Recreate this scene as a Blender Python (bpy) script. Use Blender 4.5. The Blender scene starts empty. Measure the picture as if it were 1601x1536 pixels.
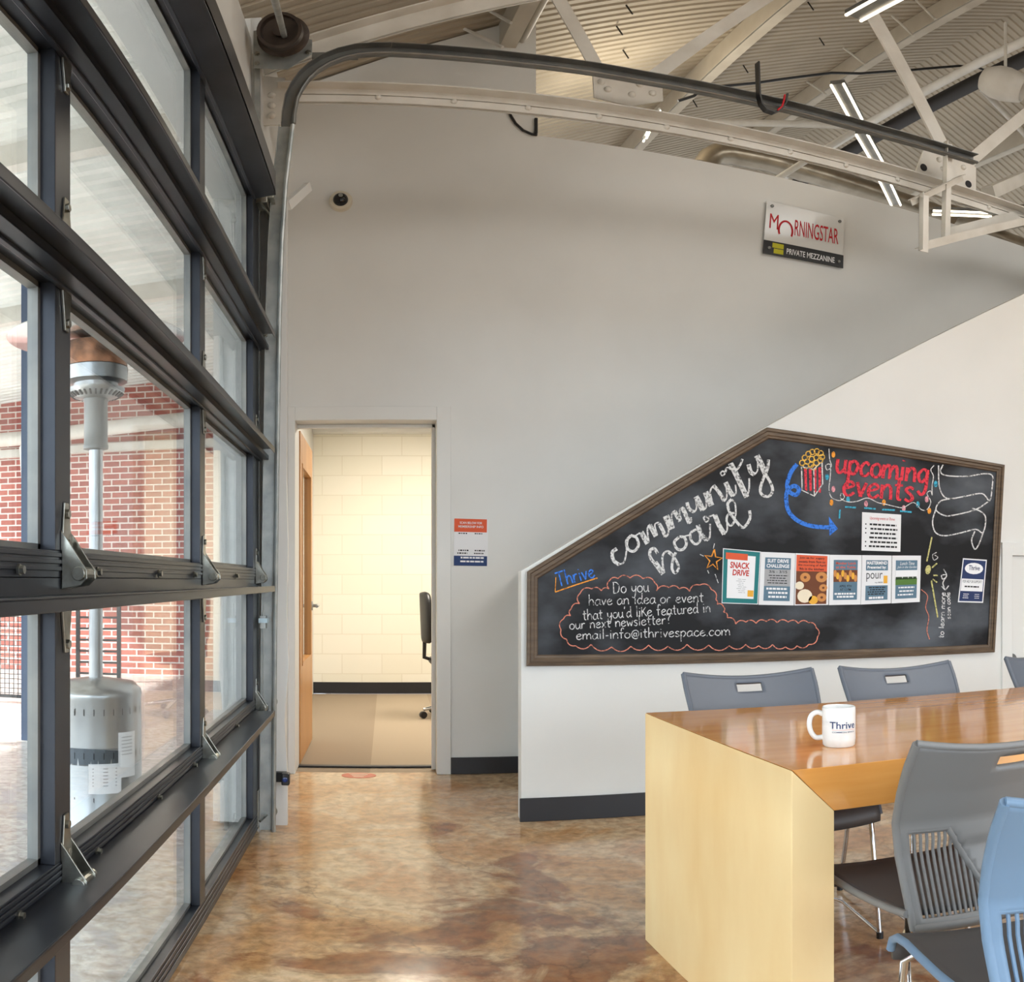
import bpy, bmesh, math, random
from mathutils import Vector, Matrix
random.seed(7)
S = bpy.context.scene
COL = S.collection
sin, cos, tan, pi = math.sin, math.cos, math.tan, math.pi

# ------------------------------------------------------------------ camera (the photo is a stitched panorama)
F, CX, CY, H = 1450.0, 605.0, 908.0, 1.14
cd = bpy.data.cameras.new('camera')
cam = bpy.data.objects.new('camera', cd); COL.objects.link(cam)
cam.location = (0, 0, H); cam.rotation_euler = (pi/2, 0, 0)
cd.type = 'PANO'; cd.panorama_type = 'EQUIRECTANGULAR'
cd.longitude_min = (0-CX)/F; cd.longitude_max = (1601-CX)/F
cd.latitude_min = -(1536-CY)/F; cd.latitude_max = CY/F
cd.clip_start = 0.02
S.camera = cam
# ------------------------------------------------------------------ world, light, exposure
W = bpy.data.worlds.new('sky'); S.world = W; W.use_nodes = True
bg = W.node_tree.nodes['Background']; bg.inputs[1].default_value = 5.5
_t = W.node_tree.nodes.new('ShaderNodeTexCoord'); _s = W.node_tree.nodes.new('ShaderNodeSeparateXYZ'); _r = W.node_tree.nodes.new('ShaderNodeValToRGB')
W.node_tree.links.new(_t.outputs['Generated'], _s.inputs[0]); W.node_tree.links.new(_s.outputs['Z'], _r.inputs[0]); W.node_tree.links.new(_r.outputs[0], bg.inputs[0])
_r.color_ramp.elements[0].position = 0.0; _r.color_ramp.elements[0].color = (.12,.12,.12,1)       # ground below the horizon
_r.color_ramp.elements[1].position = .02; _r.color_ramp.elements[1].color = (.80,.90,1,1)
S.view_settings.view_transform = 'Standard'; S.view_settings.look = 'None'
S.view_settings.exposure = 0.25; S.view_settings.gamma = 1.0; S.view_settings.use_curve_mapping = False
def area(name, loc, target, size, power, colour):
    l = bpy.data.lights.new(name, 'AREA'); l.shape = 'RECTANGLE'; l.size, l.size_y = size; l.energy = power; l.color = colour
    o = bpy.data.objects.new(name, l); COL.objects.link(o); o.location = loc
    o.rotation_euler = (Vector(target)-Vector(loc)).to_track_quat('-Z', 'Y').to_euler()
    return o
area('office_ceiling_lamp', (0.6, 7.4, 2.66), (0.6, 7.4, 0), (1.2, 0.6), 82, (1.0, 0.91, 0.78))
area('room_ceiling_lamp', (4.2, 0.6, 4.8), (3.4, 1.4, 0), (4.5, 2.6), 115, (1.0, 0.96, 0.9))
sun = bpy.data.lights.new('sun', 'SUN'); sun.energy = 12.0; sun.angle = .02; sun.color = (1.0, .96, .9)
so = bpy.data.objects.new('sun', sun); COL.objects.link(so); so.location = (-10, 2, 8)
so.rotation_euler = Vector((.78, .25, -.58)).to_track_quat('-Z', 'Y').to_euler()

# ------------------------------------------------------------------ helpers
DROT = -0.09                                     # the roof frame stands a few degrees off the walls
E_ = Vector((cos(DROT), -sin(DROT), 0)); N_ = Vector((sin(DROT), cos(DROT), 0)); Z_ = Vector((0, 0, 1))
def R(lat, dep, z): return E_*lat + N_*dep + Z_*z
def ll(px, py): return (px-CX)/F, (CY-py)/F
def UY(px, py, D, rot=0.0):
    lo, la = ll(px, py); r = D/cos(lo-rot); return Vector((r*sin(lo), r*cos(lo), H+r*tan(la)))
def UX(px, py, Wd):
    lo, la = ll(px, py); r = Wd/sin(-lo); return Vector((r*sin(lo), r*cos(lo), H+r*tan(la)))
def UZ(px, py, z):
    lo, la = ll(px, py); r = (z-H)/tan(la); return Vector((r*sin(lo), r*cos(lo), z))
def UR(px, py, r):
    lo, la = ll(px, py); return Vector((r*sin(lo), r*cos(lo), H+r*tan(la)))
def lin(c):
    if isinstance(c, str): c = tuple(int(c[i:i+2], 16) for i in (0, 2, 4))
    return tuple(((v/255)/12.92 if v/255 <= .04045 else ((v/255+.055)/1.055)**2.4) for v in c)+(1,)
class MB:
    def __init__(s): s.v = []; s.f = []
    def add(s, vs, fs):
        b = len(s.v); s.v += [Vector(v) for v in vs]; s.f += [tuple(i+b for i in f) for f in fs]; return s
    def box(s, a, b):
        x0, y0, z0 = [min(p, q) for p, q in zip(a, b)]; x1, y1, z1 = [max(p, q) for p, q in zip(a, b)]
        return s.add([(x0,y0,z0),(x1,y0,z0),(x1,y1,z0),(x0,y1,z0),(x0,y0,z1),(x1,y0,z1),(x1,y1,z1),(x0,y1,z1)],
                     [(3,2,1,0),(4,5,6,7),(0,1,5,4),(1,2,6,5),(2,3,7,6),(3,0,4,7)])
    def beam(s, p, q, w, h, up=(0,0,1), cap=True):          # box from p to q: w along side, h along up
        p, q = Vector(p), Vector(q); d = (q-p).normalized(); sd = d.cross(Vector(up)).normalized(); u = sd.cross(d)
        c = [sd*(-w/2)+u*(-h/2), sd*(w/2)+u*(-h/2), sd*(w/2)+u*(h/2), sd*(-w/2)+u*(h/2)]
        return s.add([p+k for k in c]+[q+k for k in c], [(3,2,1,0),(4,5,6,7),(0,1,5,4),(1,2,6,5),(2,3,7,6),(3,0,4,7)])
    def prism(s, poly, vec):
        n = len(poly); vec = Vector(vec); poly = [Vector(p) for p in poly]
        return s.add(poly+[p+vec for p in poly], [tuple(range(n-1,-1,-1)), tuple(range(n,2*n))]+[(i,(i+1)%n,n+(i+1)%n,n+i) for i in range(n)])
    def tube(s, pts, r, seg=10, cap=True):
        pts = [Vector(p) for p in pts]; n = len(pts); rs = r if isinstance(r, (list, tuple)) else [r]*n
        t0 = (pts[1]-pts[0]).normalized(); a = t0.orthogonal().normalized(); vs = []; b0 = len(s.v)
        for i in range(n):
            t = (pts[min(i+1,n-1)]-pts[max(i-1,0)]).normalized()
            a = (a-t*a.dot(t)).normalized(); c = t.cross(a)
            vs += [pts[i]+(a*cos(2*pi*k/seg)+c*sin(2*pi*k/seg))*rs[i] for k in range(seg)]
        fs = [(i*seg+k, i*seg+(k+1)%seg, (i+1)*seg+(k+1)%seg, (i+1)*seg+k) for i in range(n-1) for k in range(seg)]
        if cap: fs += [tuple(range(seg-1,-1,-1)), tuple((n-1)*seg+k for k in range(seg))]
        return s.add(vs, fs)
    def lathe(s, prof, c, axis=(0,0,1), seg=28, cap=True):  # prof: (radius, height) list
        ax = Vector(axis).normalized(); a = ax.orthogonal().normalized(); b = ax.cross(a); c = Vector(c); n = len(prof)
        vs = [c+ax*h+(a*cos(2*pi*k/seg)+b*sin(2*pi*k/seg))*r for r, h in prof for k in range(seg)]
        fs = [(i*seg+k, i*seg+(k+1)%seg, (i+1)*seg+(k+1)%seg, (i+1)*seg+k) for i in range(n-1) for k in range(seg)]
        if cap: fs += [tuple(range(seg-1,-1,-1)), tuple((n-1)*seg+k for k in range(seg))]
        return s.add(vs, fs)
    def sweep(s, path, prof, nrm):                          # closed profile (a along in-plane normal, b along nrm)
        path = [Vector(p) for p in path]; nrm = Vector(nrm).normalized(); n = len(path); m = len(prof); vs = []
        for i in range(n):
            t = (path[min(i+1,n-1)]-path[max(i-1,0)]).normalized(); u = nrm.cross(t).normalized()
            vs += [path[i]+u*a+nrm*b for a, b in prof]
        fs = [(i*m+k, i*m+(k+1)%m, (i+1)*m+(k+1)%m, (i+1)*m+k) for i in range(n-1) for k in range(m)]
        return s.add(vs, fs+[tuple(range(m-1,-1,-1)), tuple((n-1)*m+k for k in range(m))])
    def build(s, name, mat, parent=None, smooth=False, bevel=0.0, label=None, cat=None, group=None, kind=None, local=False, solid=0.0, subd=0, fix=True):
        me = bpy.data.meshes.new(name)
        if parent is None:
            xs = [[v[i] for v in s.v] for i in range(3)]
            org = Vector(((min(xs[0])+max(xs[0]))/2, (min(xs[1])+max(xs[1]))/2, min(xs[2])))
        else: org = Vector((0,0,0)) if local else wloc(parent)
        me.from_pydata([v-org for v in s.v], [], s.f)
        if fix:
            bm = bmesh.new(); bm.from_mesh(me); bmesh.ops.recalc_face_normals(bm, faces=bm.faces); bm.to_mesh(me); bm.free()
        me.update()
        o = bpy.data.objects.new(name, me); COL.objects.link(o)
        if parent is None: o.location = org
        else: o.parent = parent
        me.materials.append(mat)
        if solid:
            m = o.modifiers.new('solid', 'SOLIDIFY'); m.thickness = solid; m.offset = 0
        if bevel:
            m = o.modifiers.new('bevel', 'BEVEL'); m.width = bevel; m.segments = 2; m.limit_method = 'ANGLE'; m.angle_limit = 0.7
        if subd:
            m = o.modifiers.new('sub', 'SUBSURF'); m.levels = subd; m.render_levels = subd
        if smooth:
            for p in me.polygons: p.use_smooth = True
            try: me.set_sharp_from_angle(angle=0.8)
            except Exception: pass
        return tag(o, label, cat, group, kind)
def islands(mb):
    par = list(range(len(mb.v)))
    def find(a):
        while par[a] != a: par[a] = par[par[a]]; a = par[a]
        return a
    for f in mb.f:
        for k in f[1:]: par[find(f[0])] = find(k)
    gr = {}
    for f in mb.f: gr.setdefault(find(f[0]), []).append(f)
    out = []
    for fs in gr.values():
        ids = sorted({i for f in fs for i in f}); m_ = {i: n for n, i in enumerate(ids)}
        b = MB(); b.add([mb.v[i] for i in ids], [tuple(m_[i] for i in f) for f in fs]); out.append(b)
    return out
def build_each(mb, name, mat, parent, **k):       # every loose piece becomes a part of its own
    return [b.build(name, mat, parent, **k) for b in islands(mb)]
def wloc(o):
    v = Vector((0,0,0))
    while o is not None: v = v+o.location; o = o.parent
    return v
def tag(o, label=None, cat=None, group=None, kind=None):
    if label: o['label'] = label
    if cat: o['category'] = cat
    if group: o['group'] = group
    if kind: o['kind'] = kind
    return o
def thing(name, label, cat, loc, group=None, rz=0.0):
    o = bpy.data.objects.new(name, None); COL.objects.link(o); o.location = loc; o.rotation_euler = (0,0,rz); o.empty_display_size = .1
    return tag(o, label, cat, group)
def struct(name, mb, mat, **k): return mb.build(name, mat, kind='structure', **k)
def copy_tree(o, parent=None):
    c = o.copy(); COL.objects.link(c)
    if parent is not None: c.parent = parent
    for ch in list(o.children): copy_tree(ch, c)
    return c

# ------------------------------------------------------------------ materials
def mat(name, col, rough=.5, metal=0.0, col2=None, scale=8.0, fac=(.35,.65), stretch=None, bump=0.0, coat=0.0, emit=0.0, detail=6.0, spec=.5, bscale=None):
    m = bpy.data.materials.new(name); m.use_nodes = True; nt = m.node_tree; p = nt.nodes['Principled BSDF']
    p.inputs['Base Color'].default_value = lin(col); p.inputs['Roughness'].default_value = rough; p.inputs['Metallic'].default_value = metal
    p.inputs['Specular IOR Level'].default_value = spec
    if coat: p.inputs['Coat Weight'].default_value = coat; p.inputs['Coat Roughness'].default_value = .05
    if emit: p.inputs['Emission Color'].default_value = lin(col); p.inputs['Emission Strength'].default_value = emit
    if col2 is not None or bump:
        tc = nt.nodes.new('ShaderNodeTexCoord'); mp = nt.nodes.new('ShaderNodeMapping'); nt.links.new(tc.outputs['Object'], mp.inputs[0])
        if stretch: mp.inputs['Scale'].default_value = stretch
        n = nt.nodes.new('ShaderNodeTexNoise'); n.inputs['Scale'].default_value = scale; n.inputs['Detail'].default_value = detail
        nt.links.new(mp.outputs[0], n.inputs['Vector'])
        if col2 is not None:
            r = nt.nodes.new('ShaderNodeValToRGB'); r.color_ramp.elements[0].position = fac[0]; r.color_ramp.elements[1].position = fac[1]
            r.color_ramp.elements[0].color = lin(col); r.color_ramp.elements[1].color = lin(col2)
            nt.links.new(n.outputs['Fac'], r.inputs[0]); nt.links.new(r.outputs[0], p.inputs['Base Color'])
        if bump:
            n2 = n
            if bscale:
                n2 = nt.nodes.new('ShaderNodeTexNoise'); n2.inputs['Scale'].default_value = bscale; nt.links.new(mp.outputs[0], n2.inputs['Vector'])
            b = nt.nodes.new('ShaderNodeBump'); b.inputs['Strength'].default_value = bump; b.inputs['Distance'].default_value = .01
            nt.links.new(n2.outputs['Fac'], b.inputs['Height']); nt.links.new(b.outputs[0], p.inputs['Normal'])
    return m
def glass(name, tint=(.96,.98,.98), f0=.04):
    m = bpy.data.materials.new(name); m.use_nodes = True; nt = m.node_tree; nt.nodes.clear()
    out = nt.nodes.new('ShaderNodeOutputMaterial'); mix = nt.nodes.new('ShaderNodeMixShader')
    tr = nt.nodes.new('ShaderNodeBsdfTransparent'); tr.inputs[0].default_value = tint+(1,)
    gl = nt.nodes.new('ShaderNodeBsdfGlossy'); gl.inputs['Roughness'].default_value = 0.0
    geo = nt.nodes.new('ShaderNodeNewGeometry'); dot = nt.nodes.new('ShaderNodeVectorMath'); dot.operation = 'DOT_PRODUCT'
    nt.links.new(geo.outputs['Normal'], dot.inputs[0]); nt.links.new(geo.outputs['Incoming'], dot.inputs[1])
    def mth(op, a, b):
        n = nt.nodes.new('ShaderNodeMath'); n.operation = op
        for i, v in enumerate((a, b)):
            if v is None: continue
            if isinstance(v, (int, float)): n.inputs[i].default_value = v
            else: nt.links.new(v, n.inputs[i])
        return n.outputs[0]
    a = mth('ABSOLUTE', dot.outputs['Value'], None); om = mth('SUBTRACT', 1.0, a); p5 = mth('POWER', om, 5.0)
    fr = mth('ADD', mth('MULTIPLY', p5, 1-f0), f0)
    nt.links.new(fr, mix.inputs[0]); nt.links.new(tr.outputs[0], mix.inputs[1]); nt.links.new(gl.outputs[0], mix.inputs[2]); nt.links.new(mix.outputs[0], out.inputs[0])
    return m
def brick(name, c1, c2, mortar, bw, bh, ms, rough=.8, axis='xz', bump=.4, off=.5):
    m = bpy.data.materials.new(name); m.use_nodes = True; nt = m.node_tree; p = nt.nodes['Principled BSDF']; p.inputs['Roughness'].default_value = rough
    tc = nt.nodes.new('ShaderNodeTexCoord'); sx = nt.nodes.new('ShaderNodeSeparateXYZ'); cb = nt.nodes.new('ShaderNodeCombineXYZ')
    nt.links.new(tc.outputs['Object'], sx.inputs[0]); nt.links.new(sx.outputs['X' if axis[0]=='x' else 'Y'], cb.inputs[0]); nt.links.new(sx.outputs['Z'], cb.inputs[1])
    b = nt.nodes.new('ShaderNodeTexBrick'); b.inputs['Color1'].default_value = lin(c1); b.inputs['Color2'].default_value = lin(c2); b.inputs['Mortar'].default_value = lin(mortar)
    b.inputs['Scale'].default_value = 1; b.inputs['Brick Width'].default_value = bw; b.inputs['Row Height'].default_value = bh; b.inputs['Mortar Size'].default_value = ms; b.offset = off
    nt.links.new(cb.outputs[0], b.inputs['Vector']); nt.links.new(b.outputs['Color'], p.inputs['Base Color'])
    bp = nt.nodes.new('ShaderNodeBump'); bp.inputs['Strength'].default_value = bump; bp.inputs['Distance'].default_value = .004; bp.invert = True
    nt.links.new(b.outputs['Fac'], bp.inputs['Height']); nt.links.new(bp.outputs[0], p.inputs['Normal'])
    return m
def floor_mat(name, stops, rough, blotch, spot=None):
    m = bpy.data.materials.new(name); m.use_nodes = True; nt = m.node_tree; p = nt.nodes['Principled BSDF']
    tc = nt.nodes.new('ShaderNodeTexCoord')
    def noise(sc, de, dist=0.0):
        n = nt.nodes.new('ShaderNodeTexNoise'); n.inputs['Scale'].default_value = sc; n.inputs['Detail'].default_value = de; n.inputs['Distortion'].default_value = dist
        n.inputs['Roughness'].default_value = .62; nt.links.new(tc.outputs['Object'], n.inputs['Vector']); return n
    def ramp(src, st):
        r = nt.nodes.new('ShaderNodeValToRGB'); e = r.color_ramp.elements
        while len(e) < len(st): e.new(.5)
        for k, (po, c) in enumerate(st): e[k].position = po; e[k].color = lin(c)
        nt.links.new(src, r.inputs[0]); return r
    def mixc(f, a, b, typ='MIX'):
        x = nt.nodes.new('ShaderNodeMix'); x.data_type = 'RGBA'; x.blend_type = typ
        if isinstance(f, float): x.inputs[0].default_value = f
        else: nt.links.new(f, x.inputs[0])
        nt.links.new(a, x.inputs[6]); nt.links.new(b, x.inputs[7]); return x.outputs[2]
    base = ramp(noise(1.9, 11, .6).outputs['Fac'], stops)
    fine = ramp(noise(20, 9, .4).outputs['Fac'], [(.3, (165,160,155)), (.62, (255,255,255))])
    c = mixc(.8, base.outputs[0], fine.outputs[0], 'MULTIPLY')
    nb = noise(2.4, 13, .7).outputs['Fac']
    if spot:
        ds = nt.nodes.new('ShaderNodeVectorMath'); ds.operation = 'DISTANCE'; nt.links.new(tc.outputs['Object'], ds.inputs[0]); ds.inputs[1].default_value = spot
        mr = nt.nodes.new('ShaderNodeMapRange'); mr.inputs[1].default_value = .2; mr.inputs[2].default_value = 1.7; mr.inputs[3].default_value = .07; mr.inputs[4].default_value = -.075
        nt.links.new(ds.outputs['Value'], mr.inputs[0]); ad = nt.nodes.new('ShaderNodeMath'); ad.operation = 'ADD'; nt.links.new(nb, ad.inputs[0]); nt.links.new(mr.outputs[0], ad.inputs[1]); nb = ad.outputs[0]
    bm_ = ramp(nb, [(.53, (0,0,0)), (.60, (255,255,255))])
    br = ramp(noise(14, 6).outputs['Fac'], [(.35, blotch[0]), (.65, blotch[1])])
    fb = nt.nodes.new('ShaderNodeMath'); fb.operation = 'MULTIPLY'; fb.inputs[1].default_value = .75; nt.links.new(bm_.outputs[0], fb.inputs[0])
    c = mixc(fb.outputs[0], c, br.outputs[0])
    vo = nt.nodes.new('ShaderNodeTexVoronoi'); vo.feature = 'DISTANCE_TO_EDGE'; vo.inputs['Scale'].default_value = .6
    nd = noise(2.2, 6); va = nt.nodes.new('ShaderNodeVectorMath'); va.operation = 'ADD'
    sc = nt.nodes.new('ShaderNodeVectorMath'); sc.operation = 'SCALE'; sc.inputs[3].default_value = .5
    nt.links.new(nd.outputs['Color'], sc.inputs[0]); nt.links.new(tc.outputs['Object'], va.inputs[0]); nt.links.new(sc.outputs[0], va.inputs[1]); nt.links.new(va.outputs[0], vo.inputs['Vector'])
    cr = ramp(vo.outputs['Distance'], [(.0, (70,52,40)), (.006, (255,255,255))])
    c = mixc(.35, c, cr.outputs[0], 'MULTIPLY')
    nt.links.new(c, p.inputs['Base Color'])
    rr = nt.nodes.new('ShaderNodeMapRange'); rr.inputs[3].default_value = rough; rr.inputs[4].default_value = rough+.18
    nt.links.new(noise(3, 6).outputs['Fac'], rr.inputs[0]); nt.links.new(rr.outputs[0], p.inputs['Roughness'])
    return m
def wood(name, c1, c2, rough=.3, coat=0.0, stretch=(1.2, 14, 14), scale=2.2):
    return mat(name, c1, rough, 0, c2, scale, (.3,.72), stretch, 0.02, coat, detail=8)

M_wall = mat('wall_paint', (226,226,223), .55, 0, (221,221,218), 2.0, bump=.02, bscale=120)
M_white = mat('white_trim_paint', (225,225,222), .4)
M_steelw = mat('white_painted_steel', (222,219,212), .4, 0, (206,202,193), 5)
M_deck = mat('roof_deck_paint', (184,173,155), .6, 0, (174,163,145), 3)
M_purl = mat('purlin_paint', (200,192,177), .5, 0, (188,179,163), 4)
M_candeck = mat('canopy_deck_paint', (232,232,228), .6, 0, (215,215,210), 3)
M_base = mat('black_rubber_base', (34,34,38), .45)
M_floor = floor_mat('stained_concrete', [(.30, (184,130,84)), (.42, (214,168,118)), (.54, (228,200,162)), (.70, (200,146,100))], .06, ((92,52,34), (158,98,60)), (-5.1,.9,.1))
M_patio = floor_mat('patio_concrete', [(.3, (204,200,192)), (.5, (222,220,214)), (.7, (232,230,226)), (.85, (206,198,186))], .14, ((186,190,196), (176,174,170)))
M_alu = mat('dark_bronze_aluminium', (48,51,58), .34, .55, (56,59,66), 6)
M_glass = glass('clear_pane')
M_galv = mat('galvanised_steel', (176,180,178), .4, .55, (150,156,156), 14)
M_galvd = mat('dark_galvanised_steel', (132,132,128), .42, .5, (112,114,114), 9)
M_zinc = mat('zinc_hardware', (172,172,164), .28, .95, (140,138,128), 30)
M_chrome = mat('chrome', (215,218,222), .1, 1.0)
M_duct = mat('spiral_duct_steel', (170,160,144), .3, .9, (150,140,124), 6)
M_black = mat('black_plastic', (22,22,24), .4)
M_iron = mat('brown_cast_iron', (78,68,62), .5, .4, (58,50,46), 12)
M_doorw = wood('maple_door', (204,150,88), (184,126,66), .35, 0, (10,10,.7), 1.5)
M_table = wood('maple_veneer_top', (234,170,94), (218,148,72), .13, .3, (1.0,16,16), 1.6)
M_tableside = mat('maple_veneer_side', (248,222,170), .3, 0, (236,200,140), 2.4, (.3,.72), (2.2,2.2,.8), 0, .2, detail=9)
M_cmu = brick('cream_block', (246,242,228), (242,238,222), (232,226,208), .4, .2, .004, .5, bump=.35)
M_brick = brick('red_brick', (190,112,98), (164,94,84), (226,216,208), .215, .078, .009, .85)
M_carpet = brick('carpet_tile', (168,152,130), (146,130,110), (150,134,114), .5, .5, .001, .95, 'xz', 0)
M_plast = mat('grey_chair_plastic', (98,104,114), .42)
M_plast2 = mat('sky_tinted_chair_plastic', (112,140,168), .42)  # same grey plastic as the others, blue cast of the sky put into its colour
M_plast3 = mat('wood_tinted_chair_plastic', (122,121,120), .42)  # same grey plastic again, brownish reflection of the wood mixed into its colour
M_seat = mat('charcoal_seat', (74,72,72), .5)
M_mug = mat('white_ceramic', (238,238,236), .12, coat=.5)
M_frame = mat('weathered_oak_frame', (112,94,76), .6, 0, (88,74,62), 3, (.3,.7), (3,3,22), .1, detail=8)
M_led = mat('led_lens', (255,240,214), .4, emit=5.0)
M_steelbl = mat('blue_grey_steel', (62,78,104), .45)
M_heater = mat('heater_steel', (170,172,172), .28, .92, (146,148,150), 4)
M_dome = mat('reflector_aluminium', (200,200,200), .2, .9)
M_paper = mat('white_paper', (232,232,234), .6)
def flat(name, c, rough=.7): return mat(name, c, rough)
M_blue = flat('blue_print', (36,62,110)); M_red = flat('red_print', (200,30,44)); M_ink = flat('black_print', (30,30,34)); M_orange = flat('orange_print', (222,92,54))
M_teal = flat('teal_print', (28,120,122)); M_slate = flat('slate_blue_print', (92,122,142)); M_grey = flat('grey_print', (170,170,172))
M_yel = flat('yellow_print', (196,190,40)); M_navy = flat('navy_print', (34,52,96)); M_sky = flat('sky_print', (150,180,214)); M_green = flat('field_green_print', (82,120,52))
M_tan = flat('doughnut_print', (206,140,78)); M_brown = flat('brown_print', (112,62,34)); M_cream = flat('cream_print', (240,226,200)); M_gold = flat('gold_print', (236,176,60)); M_wtxt = flat('white_print', (238,238,240))
def chalk(name, c, dark=(34,34,36), sc=90, f=(.30,.52)): return mat(name, dark, .9, 0, c, sc, f, detail=3)
C_white = chalk('white_chalk', (220,220,220)); C_red = chalk('red_chalk', (226,62,78), (120,30,40)); C_blue = chalk('blue_chalk', (62,128,226), (30,60,120)); C_peach = chalk('peach_chalk', (220,138,116), (100,60,52))
C_yel = chalk('yellow_chalk', (236,190,84), (140,104,40)); C_cyan = chalk('cyan_chalk', (70,176,206), (30,80,100)); C_pale = chalk('pale_yellow_chalk', (206,200,130), (90,88,60)); C_orange = chalk('orange_chalk', (240,160,60), (150,90,30)); C_pink = chalk('pink_chalk', (230,160,170), (120,70,80))
M_board = mat('chalkboard', (22,22,25), .6, 0, (92,97,104), 1.7, (.44,.70), (1,1,1.7), detail=10, spec=.3)

# ------------------------------------------------------------------ the setting: floors and walls
D1, D2 = 5.37, 4.24
struct('floor', MB().box((-.62,-2.3,-.1),(12.0,5.42,0)), M_floor)
struct('floor_patio', MB().box((-18,-4,-.12),(-.62,12,-.02)), M_patio)
OX0, OX1, OZ = -.545, .30, 2.09                  # door opening on the wall face
RIDGE = 5.7
def roofz(lat): return H+3.2+.45*(lat if lat < RIDGE else 2*RIDGE-lat)
xl = UY(838,212,D1).x; ztop = UY(838,212,D1).z; zr = UY(1601,386,D1).z; xr = UY(1601,386,D1).x
def lat_of(x, y): return Vector((x,y,0)).dot(E_)
w = MB(); yb = D1+.22
w.box((-.9,D1,0),(OX0,yb,OZ)); w.box((OX1,D1,0),(xl,yb,OZ))
w.prism([(-.9,D1,OZ),(xl,D1,OZ),(xl,D1,roofz(lat_of(xl,D1))-.02),(-.9,D1,roofz(lat_of(-.9,D1))-.02)], (0,yb-D1,0))
k = (zr-ztop)/(xr-xl)
w.prism([(xl,D1,0),(12.0,D1,0),(12.0,D1,ztop+k*(12.0-xl)),(xl,D1,ztop)], (0,yb-D1,0))
struct('wall_back', w, M_wall)
# stair wall in front of it, with the raking top
A = UY(815,893,D2); B = UY(1199,665,D2); sl = (UY(1601,460,D2).z-A.z)/(UY(1601,460,D2).x-A.x)
sw = MB()
dx0, dx1, dz = 3.37, 4.2, UY(1575,866,D2).z
top = lambda x: A.z+sl*(x-A.x)
sw.prism([(A.x,D2,0),(dx0,D2,0),(dx0,D2,top(dx0)),(A.x,D2,A.z)], (0,.1,0))
sw.prism([(dx0,D2,dz),(dx1,D2,dz),(dx1,D2,top(dx1)),(dx0,D2,top(dx0))], (0,.1,0))
sw.prism([(dx1,D2,0),(6.5,D2,0),(6.5,D2,top(6.5)),(dx1,D2,top(dx1))], (0,.1,0))
sw.prism([(A.x,D2+.1,0),(A.x+.08,D2+.1,0),(.86,D1,0),(.772,D1,0)], (0,0,A.z))
struct('wall_stair', sw, M_wall)
struct('baseboard_stair', MB().box((A.x-.008,D2-.012,0),(dx0-.08,D2,.115)), M_base, bevel=.003)
struct('baseboard_back', MB().box((OX1+.07,D1-.012,0),(.775,D1,.1)), M_base, bevel=.003)
# left wall: jamb, header, return
lw = MB()
lw.box((-.8,4.22,0),(-.575,D1,4.1)); lw.box((-.8,-2.2,3.0),(-.62,4.22,3.95))
struct('wall_left', lw, M_wall)
struct('wall_right', MB().box((12.0,-2.2,0),(12.2,15,4.6)), M_wall)
struct('wall_far', MB().box((-1.2,14.6,2.7),(12.2,14.8,7.0)), M_wall)
rw = MB(); rw.box((-.8,-2.4,0),(.6,-2.2,4.6)); rw.box((5.4,-2.4,0),(12.2,-2.2,6.7)); rw.box((.6,-2.4,2.9),(5.4,-2.2,6.6)); rw.box((-.8,-2.4,3.9),(.6,-2.2,4.8)); rw.box((.6,-2.4,6.6),(5.4,-2.2,6.7))
struct('wall_rear', rw, M_wall)
jz = [(0,.0),(.25,.004),(.5,-.012),(.75,.012),(1.0,.002),(1.3,.008),(1.6,.0),(2.6,.0),(3.3,.0)]
jp = MB()
jp.prism([(-.452,4.19,0),(-.575,4.19,0),(-.575,4.19,2.98),(-.452,4.19,2.98)]+[(-.456+o*.8,4.19,z) for z, o in reversed(jz[1:-1])], (0,.035,0))
struct('trim_1', jp, M_white)
# the office behind the doorway
struct('floor_office', MB().box((-.9,D1+.05,-.1),(3.2,9.3,-.004)), M_carpet)
struct('wall_office_back', MB().box((-.9,9.3,0),(3.2,9.5,2.75)), M_cmu)
struct('wall_office_left', MB().box((-.9,yb,0),(-.74,9.3,2.75)), M_wall)
struct('wall_office_right', MB().box((3.1,yb,0),(3.2,9.3,2.75)), M_wall)
struct('ceiling_office', MB().box((-.9,yb,2.72),(3.2,9.5,2.8)), M_white)
struct('baseboard_office', MB().box((-.74,9.288,0),(3.1,9.3,.115)), M_base)
struct('trim_2', MB().box((-.74,9.17,2.62),(3.1,9.3,2.72)), M_white, bevel=.01)
# door frame: casing, jambs, stop
c = MB(); cw = .07
c.box((OX0-.03,D1-.014,0),(OX0+.012,D1+.002,OZ+cw)); c.box((OX1-.012,D1-.014,0),(OX1+cw,D1+.002,OZ+cw)); c.box((OX0+.0121,D1-.0139,OZ-.012),(OX1-.0121,D1+.002,OZ+cw-.0002))
c.box((OX0,D1,0),(OX0+.012,yb+.02,OZ)); c.box((OX1-.012,D1,0),(OX1,yb+.02,OZ)); c.box((OX0+.0121,D1+.0021,OZ-.012),(OX1-.0121,yb+.02,OZ-.0002))
c.box((OX1-.035,D1+.13,0),(OX1-.012,D1+.17,OZ-.012)); c.box((OX0,D1+.13,OZ-.035),(OX1,D1+.17,OZ-.012))
struct('trim_3', c, M_white, bevel=.003)
struct('trim_4', MB().box((OX0+.012,D1+.2,0),(OX1-.012,D1+.245,.008)), M_base)

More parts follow.
